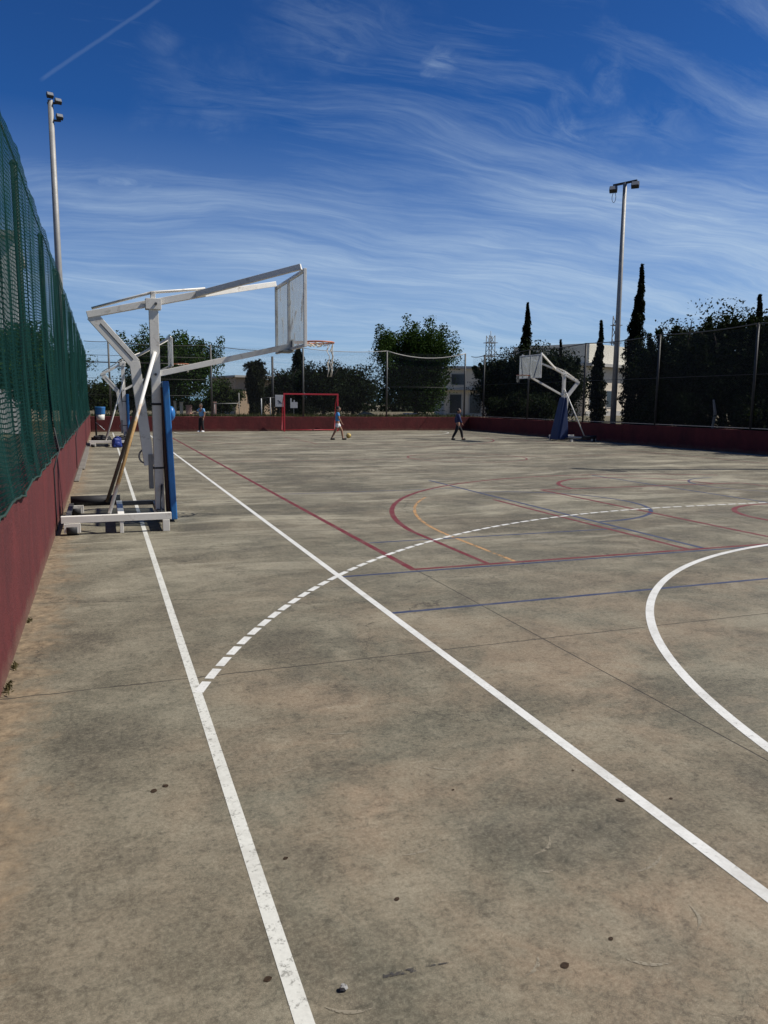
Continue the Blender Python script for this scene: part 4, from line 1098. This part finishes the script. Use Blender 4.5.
def person(loc, rz, H, pose, label, shirt, lower, lower_kind, shoes, hairm='hair', sleeves='short'):
    """pose: dict of joints in units of standing height, facing -Y"""
    e = empty('person', loc, rz, label, 'person')
    J = {'pelvis': (0, 0, .52), 'waist': (0, 0, .60), 'chest': (0, -.005, .72), 'neck': (0, 0, .815), 'nape': (0, -.012, .86)}
    J.update(pose)
    J = {k: Vector(v) * H for k, v in J.items()}
    names = ['pelvis', 'waist', 'chest', 'neck', 'nape', 'sl', 'el', 'wl', 'sr', 'er', 'wr', 'hl', 'kl', 'al', 'hr', 'kr', 'ar', 'tl', 'tr']
    rad = {'pelvis': (.085, .06), 'waist': (.075, .052), 'chest': (.09, .06), 'neck': .033, 'nape': .03, 'sl': .04, 'el': .028, 'wl': .02, 'sr': .04, 'er': .028, 'wr': .02,
           'hl': .058, 'kl': .04, 'al': .025, 'hr': .058, 'kr': .04, 'ar': .025, 'tl': .022, 'tr': .022}
    E_ = [('pelvis', 'waist'), ('waist', 'chest'), ('chest', 'neck'), ('neck', 'nape'), ('chest', 'sl'), ('sl', 'el'), ('el', 'wl'), ('chest', 'sr'), ('sr', 'er'), ('er', 'wr'),
          ('pelvis', 'hl'), ('hl', 'kl'), ('kl', 'al'), ('pelvis', 'hr'), ('hr', 'kr'), ('kr', 'ar'), ('al', 'tl'), ('ar', 'tr')]
    J['tl'] = J['al'] + Vector((0, -.085, -.015)) * H; J['tr'] = J['ar'] + Vector((0, -.085, -.015)) * H
    ix = {n_: i for i, n_ in enumerate(names)}
    def sc(r_, k=1.0): return tuple(x * H * k for x in r_) if isinstance(r_, tuple) else r_ * H * k
    me = skin_mesh([J[n_] for n_ in names], [(ix[a], ix[b]) for a, b in E_], [sc(rad[n_]) for n_ in names])
    # head with face and hands with five fingers joined into the same mesh
    m = MB(); m.bm.from_mesh(me)
    hc = J['nape'] + Vector((0, -.012, .062)) * H
    m.ball(hc, (.052 * H, .062 * H, .072 * H), 18)
    m.ball(hc + Vector((0, -.012, -.035)) * H, (.04 * H, .048 * H, .042 * H), 14)
    m.ball(hc + Vector((0, -.066, -.012)) * H, (.009 * H, .013 * H, .014 * H), 8)
    m.ball(hc + Vector((0, -.057, -.042)) * H, (.018 * H, .006 * H, .006 * H), 8)
    for s_ in (-1, 1): m.ball(hc + Vector((s_ * .053, .004, -.006)) * H, (.008 * H, .014 * H, .02 * H), 8)
    for w_, el_ in (('wl', 'el'), ('wr', 'er')):
        d = (J[w_] - J[el_]).normalized(); side = d.cross(Vector((0, 1, 0)))
        if side.length < .2: side = Vector((1, 0, 0))
        side.normalize(); nrm = d.cross(side).normalized()
        q = Matrix((side, nrm, d)).transposed().to_4x4()
        pc = J[w_] + d * .035 * H
        m.ball(pc, (.024 * H, .012 * H, .034 * H), 10, q)
        for k, L in enumerate((.036, .044, .041, .032)):
            b0 = pc + side * (k - 1.5) * .0115 * H + d * .024 * H
            m.tube([b0, b0 + d * L * .5 * H + nrm * .003 * H, b0 + d * L * H + nrm * .014 * H], [.0062 * H, .0056 * H, .004 * H], 6)
        b0 = pc - side * .018 * H - d * .012 * H
        m.tube([b0, b0 - side * .016 * H + d * .016 * H, b0 - side * .018 * H + d * .036 * H + nrm * .006 * H], [.0075 * H, .0065 * H, .0045 * H], 6)
    for f_ in m.bm.faces: f_.smooth = True
    bpy.data.meshes.remove(me)
    m.build('body', M['skin'], e)
    m = MB()
    for s_ in (-1, 1): m.ball(hc + Vector((s_ * .02, -.056, .004)) * H, .0075 * H, 8)
    m.build('eyes', M['eye'], e)
    # hair: shell over the top and back of the head
    m = MB(); m.ball(hc + Vector((0, .008, .012)) * H, (.057 * H, .064 * H, .071 * H), 18)
    kill = [v for v in m.bm.verts if (v.co - hc).z < -.02 * H or ((v.co - hc).y < -.035 * H and (v.co - hc).z < .03 * H)]
    bmesh.ops.delete(m.bm, geom=kill, context='VERTS')
    for v in m.bm.verts: v.co += Vector((rng.uniform(-1, 1), rng.uniform(-1, 1), rng.uniform(-1, 1))) * .003 * H
    m.build('hair', M[hairm], e)
    # shirt
    def lerp(a, b, f_): return J[a] + (J[b] - J[a]) * f_
    se = 1.0 if sleeves == 'long' else .62
    pts = [J['pelvis'] + Vector((0, 0, .0)) * H, J['waist'], J['chest'], lerp('chest', 'neck', .82), J['sl'], lerp('sl', 'el', se), J['sr'], lerp('sr', 'er', se)]
    rr = [(.1, .074), (.088, .066), (.1, .07), .042, .049, .042, .049, .042]
    ed = [(0, 1), (1, 2), (2, 3), (2, 4), (4, 5), (2, 6), (6, 7)]
    if sleeves == 'long':
        pts += [lerp('el', 'wl', .9), lerp('er', 'wr', .9)]; rr += [.03, .03]; ed += [(5, 8), (7, 9)]
    add_mesh('shirt', skin_mesh(pts, ed, [sc(x) for x in rr]), M[shirt], e)
    fe = .6 if lower_kind == 'shorts' else 1.0
    pts = [J['pelvis'] + Vector((0, 0, .03)) * H, J['hl'], lerp('hl', 'kl', fe), J['hr'], lerp('hr', 'kr', fe), J['pelvis'] + Vector((0, 0, -.0)) * H]
    rr = [(.09, .068), .07, .058 if fe < 1 else .05, .07, .058 if fe < 1 else .05, (.092, .07)]
    ed = [(0, 5), (5, 1), (1, 2), (5, 3), (3, 4)]
    if lower_kind != 'shorts':
        pts += [lerp('kl', 'al', .95), lerp('kr', 'ar', .95)]; rr += [.038, .038]; ed += [(2, 6), (4, 7)]
    add_mesh('shorts' if fe < 1 else 'trousers', skin_mesh(pts, ed, [sc(x) for x in rr]), M[lower], e)
    for a, t_ in (('al', 'tl'), ('ar', 'tr')):
        m = MB(); c_ = (J[a] + J[t_]) / 2 + Vector((0, .005, -.012)) * H
        m.ball(c_, (.034 * H, .075 * H, .032 * H), 14)
        zmin = min(J['al'].z, J['ar'].z) - .036 * H
        for v in m.bm.verts: v.co.z = max(v.co.z, c_.z - .024 * H)
        m.build('shoe', M[shoes], e)
    return e
walk = dict(sl=(.105, 0, .785), el=(.135, .06, .635), wl=(.14, .0, .50), sr=(-.105, 0, .785), er=(-.135, -.02, .63), wr=(-.13, -.11, .51),
            hl=(.055, 0, .49), kl=(.06, -.09, .285), al=(.06, -.08, .045), hr=(-.055, 0, .49), kr=(-.06, .04, .275), ar=(-.06, .14, .07))
stand = dict(sl=(.105, 0, .785), el=(.13, .02, .63), wl=(.12, -.03, .49), sr=(-.105, 0, .785), er=(-.17, -.1, .68), wr=(-.2, -.25, .66),
             hl=(.05, 0, .49), kl=(.055, -.03, .28), al=(.06, .02, .045), hr=(-.05, 0, .49), kr=(-.05, -.04, .275), ar=(-.05, -.06, .045))
stride = dict(sl=(.105, 0, .785), el=(.14, .05, .64), wl=(.13, .02, .51), sr=(-.105, 0, .785), er=(-.14, -.03, .64), wr=(-.12, -.1, .53),
              hl=(.055, 0, .49), kl=(.06, -.13, .29), al=(.05, -.17, .045), hr=(-.055, 0, .49), kr=(-.055, .07, .275), ar=(-.05, .19, .05))
person((4.85, 41.0, 0), R(-50), 1.5, stand, 'boy in light blue shirt, black trousers and white shoes by the far wall at left', 'light_blue', 'black_cloth', 'trousers', 'white_cloth')
person((9.56, 31.95, 0), R(80), 1.45, stride, 'boy in blue shirt and white shorts walking towards the yellow ball', 'mid_blue', 'white_cloth', 'shorts', 'black_cloth')
person((14.85, 30.95, 0), R(78), 1.4, stride, 'person in navy top and dark trousers walking near the shaded right corner', 'navy', 'black_cloth', 'trousers', 'black_cloth', sleeves='long')

# ------------------------------------------------------------------ sky, sun
SUN = Vector((0.80, -0.18, 1.0)).normalized()
el = math.asin(SUN.z); az = math.atan2(SUN.x, SUN.y)
w = bpy.data.worlds.new('World'); scene.world = w; w.use_nodes = True
t = NT(w.node_tree)
wo = t.node('ShaderNodeOutputWorld'); bg = t.node('ShaderNodeBackground')
sky = t.node('ShaderNodeTexSky', sky_type='NISHITA'); sky.sun_disc = False
sky.sun_elevation = el; sky.sun_rotation = az; sky.altitude = 50; sky.air_density = 1.0; sky.dust_density = 0.6; sky.ozone_density = 2.5
d = t.vmath('NORMALIZE', t.coord('Generated'))
s = t.sep(d)
zz = t.math('MAXIMUM', s[2], 0.0)
den = t.math('ADD', zz, 0.16)
px, py = t.math('DIVIDE', s[0], den), t.math('DIVIDE', s[1], den)
pv = t.comb(px, py, 0.0)
warp = t.vmath('ADD', pv, t.vmath('MULTIPLY', t.vmath('SUBTRACT', t.noise(pv, 0.9, 3, .5, 0, True), (0.5, 0.5, 0.5)), (0.6, 0.6, 0)))
mp = t.node('ShaderNodeMapping'); t.put(mp.inputs['Vector'], warp)
mp.inputs['Rotation'].default_value = (0, 0, R(12)); mp.inputs['Scale'].default_value = (0.55, 2.6, 1)
streak = t.noise(mp.outputs[0], 1.3, 13, .68, .35)
mask = t.noise(t.vmath('ADD', pv, (5.9, 0.8, 0)), 0.55, 3, .5)
lowb = t.remap(zz, 0.05, 0.46, 0.335, -0.16)                # more cloud towards the horizon
right = t.remap(t.math('SUBTRACT', s[0], t.math('MULTIPLY', s[1], .25)), -.35, .5, -.08, .11)
cv = t.math('ADD', t.math('ADD', streak, lowb), t.math('ADD', right, t.math('MULTIPLY', t.math('SUBTRACT', mask, .5), .38)))
cirrus = t.math('POWER', t.remap(cv, .47, .90), 1.25)
fib = t.noise(t.scale(warp, (1.1, 11.0, 1)), 1.6, 10, .7, .4)
cirrus = t.math('MULTIPLY', cirrus, t.remap(fib, .32, .68, .45, 1.0))
fine = t.noise(t.scale(warp, (2.2, 4.0, 1)), 3.4, 11, .68, .9)
pw = t.vmath('SUBTRACT', t.noise(d, 14.0, 6, .6, .4, True), (0.5, 0.5, 0.5))
puff_n = t.remap(fine, .36, .68)
def puff(dirv, rad, stretch, amt, prev):
    v = Vector(dirv).normalized()
    dv = t.vmath('ADD', t.vmath('SUBTRACT', d, tuple(v)), t.vmath('MULTIPLY', pw, (rad * 2.4,) * 3))
    # horizontal spread along the horizon, tight vertically
    side = Vector((v.y, -v.x, 0)).normalized(); upv = side.cross(v)
    a = t.math('DIVIDE', t.vmath('DOT_PRODUCT', dv, tuple(side)), rad * stretch)
    b_ = t.math('DIVIDE', t.vmath('DOT_PRODUCT', dv, tuple(upv)), rad)
    r2 = t.math('ADD', t.math('MULTIPLY', a, a), t.math('MULTIPLY', b_, b_))
    r2 = t.math('SQRT', r2)
    g_ = t.math('MULTIPLY', t.remap(r2, 0, 1, 1, 0, True), puff_n)
    return t.math('MAXIMUM', prev, t.math('MULTIPLY', g_, amt))
cl = cirrus
PUFFS = []
PUFFS = [((0.377406,0.846488,0.375529), 0.03, 1.1, 0.55), ((0.043423,0.971038,0.234945), 0.04, 1.9, 0.6), ((0.067890,0.968652,0.238963), 0.02, 1.2, 0.35), ((0.521478,0.795656,0.308209), 0.03, 1.2, 0.45), ((0.501443,0.797606,0.335230), 0.05, 0.5, 0.25), ((0.533324,0.759336,0.372793), 0.065, 0.5, 0.3), ((0.579983,0.755346,0.305076), 0.05, 2.6, 0.28), ((0.201403,0.962572,0.181363), 0.022, 2.8, 0.4), ((0.398901,0.894266,0.202896), 0.014, 4.5, 0.45), ((0.121029,0.977788,0.171124), 0.012, 1.6, 0.45), ((0.251823,0.870782,0.422284), 0.09, 1.7, 0.22), ((0.133954,0.930216,0.341693), 0.06, 2.2, 0.2), ((0.074828,0.920319,0.383945), 0.025, 1.2, 0.2), ((0.678383,0.706642,0.201133), 0.05, 3, 0.6), ((0.659321,0.735652,0.155282), 0.035, 3.5, 0.65), ((0.528827,0.828468,0.184341), 0.02, 4, 0.35), ((0.555953,0.791797,0.252930), 0.012, 3, 0.4)]
for dv_, rad_, st_, am_ in PUFFS: cl = puff(dv_, rad_ * .9, st_, am_ * .72, cl)
# contrail: thin band round a great circle between two directions
CA, CB = Vector((0, 1, 1)), Vector((1, 1, 1))
CA, CB = Vector((-0.048003,0.940842,0.335428)), Vector((0.076918,0.903886,0.420802))
nrm = CA.cross(CB).normalized(); midd = (CA.normalized() + CB.normalized()).normalized(); half = CA.normalized().angle(CB.normalized()) / 2
off = t.math('ABSOLUTE', t.math('ADD', t.vmath('DOT_PRODUCT', d, tuple(nrm)), t.math('MULTIPLY', t.math('SUBTRACT', t.noise(d, 25, 4), .5), .004)))
along = t.remap(t.vmath('DOT_PRODUCT', d, tuple(midd)), math.cos(half * 1.02), math.cos(half * .92), 0, 1)
trail = t.math('MULTIPLY', t.remap(off, 0.0004, 0.0028, .085, 0, True), along)
cl = t.math('MAXIMUM', cl, trail)
cl = t.math('SUBTRACT', 1.0, t.math('MULTIPLY', t.math('SUBTRACT', 1.0, cl), t.remap(zz, 0.0, 0.32, .42, 1.0)))
cl = t.math('MULTIPLY', cl, t.remap(s[2], -.01, .02))
SKY_STR = 0.05
tint = t.mix(1.0, sky.outputs[0], (0.27, 0.80, 1.62), 'MULTIPLY')
cloudc = (8.6, 11.0, 13.6, 1)
tint = t.mix(1.0, tint, t.mix(t.remap(zz, 0.05, 0.62), (1.02, 1.02, 1.0), (0.62, 0.58, 0.60)), 'MULTIPLY')
skyc = t.mix(t.math('MULTIPLY', cl, .78), tint, cloudc)
t.l.new(skyc, bg.inputs['Color']); bg.inputs['Strength'].default_value = SKY_STR
t.l.new(bg.outputs[0], wo.inputs[0])

sl = bpy.data.lights.new('sun', 'SUN'); sl.energy = 5.0; sl.angle = R(.53); sl.color = (1.0, .95, .87)
so = link(bpy.data.objects.new('sun', sl)); so.rotation_euler = (-SUN).to_track_quat('-Z', 'Y').to_euler(); so.location = (10, 0, 30)

# ------------------------------------------------------------------ camera
cam = bpy.data.cameras.new('camera'); co = link(bpy.data.objects.new('camera', cam))
cam.sensor_fit = 'VERTICAL'; cam.sensor_height = 24.0; cam.lens = 17.8594
co.matrix_world = Matrix(((0.939003,0.040827,-0.341477,0.000000),(-0.343794,0.137152,-0.928975,0.000000),(0.008907,0.989708,0.142822,1.650000),(0,0,0,1)))
cam.clip_end = 3000; cam.clip_start = .05
scene.camera = co
vs = scene.view_settings
vs.view_transform = 'Standard'; vs.look = 'None'; vs.exposure = 0.22; vs.gamma = 1.0; vs.use_curve_mapping = False
scene.cycles.max_bounces = 6; scene.cycles.diffuse_bounces = 2; scene.cycles.transparent_max_bounces = 24
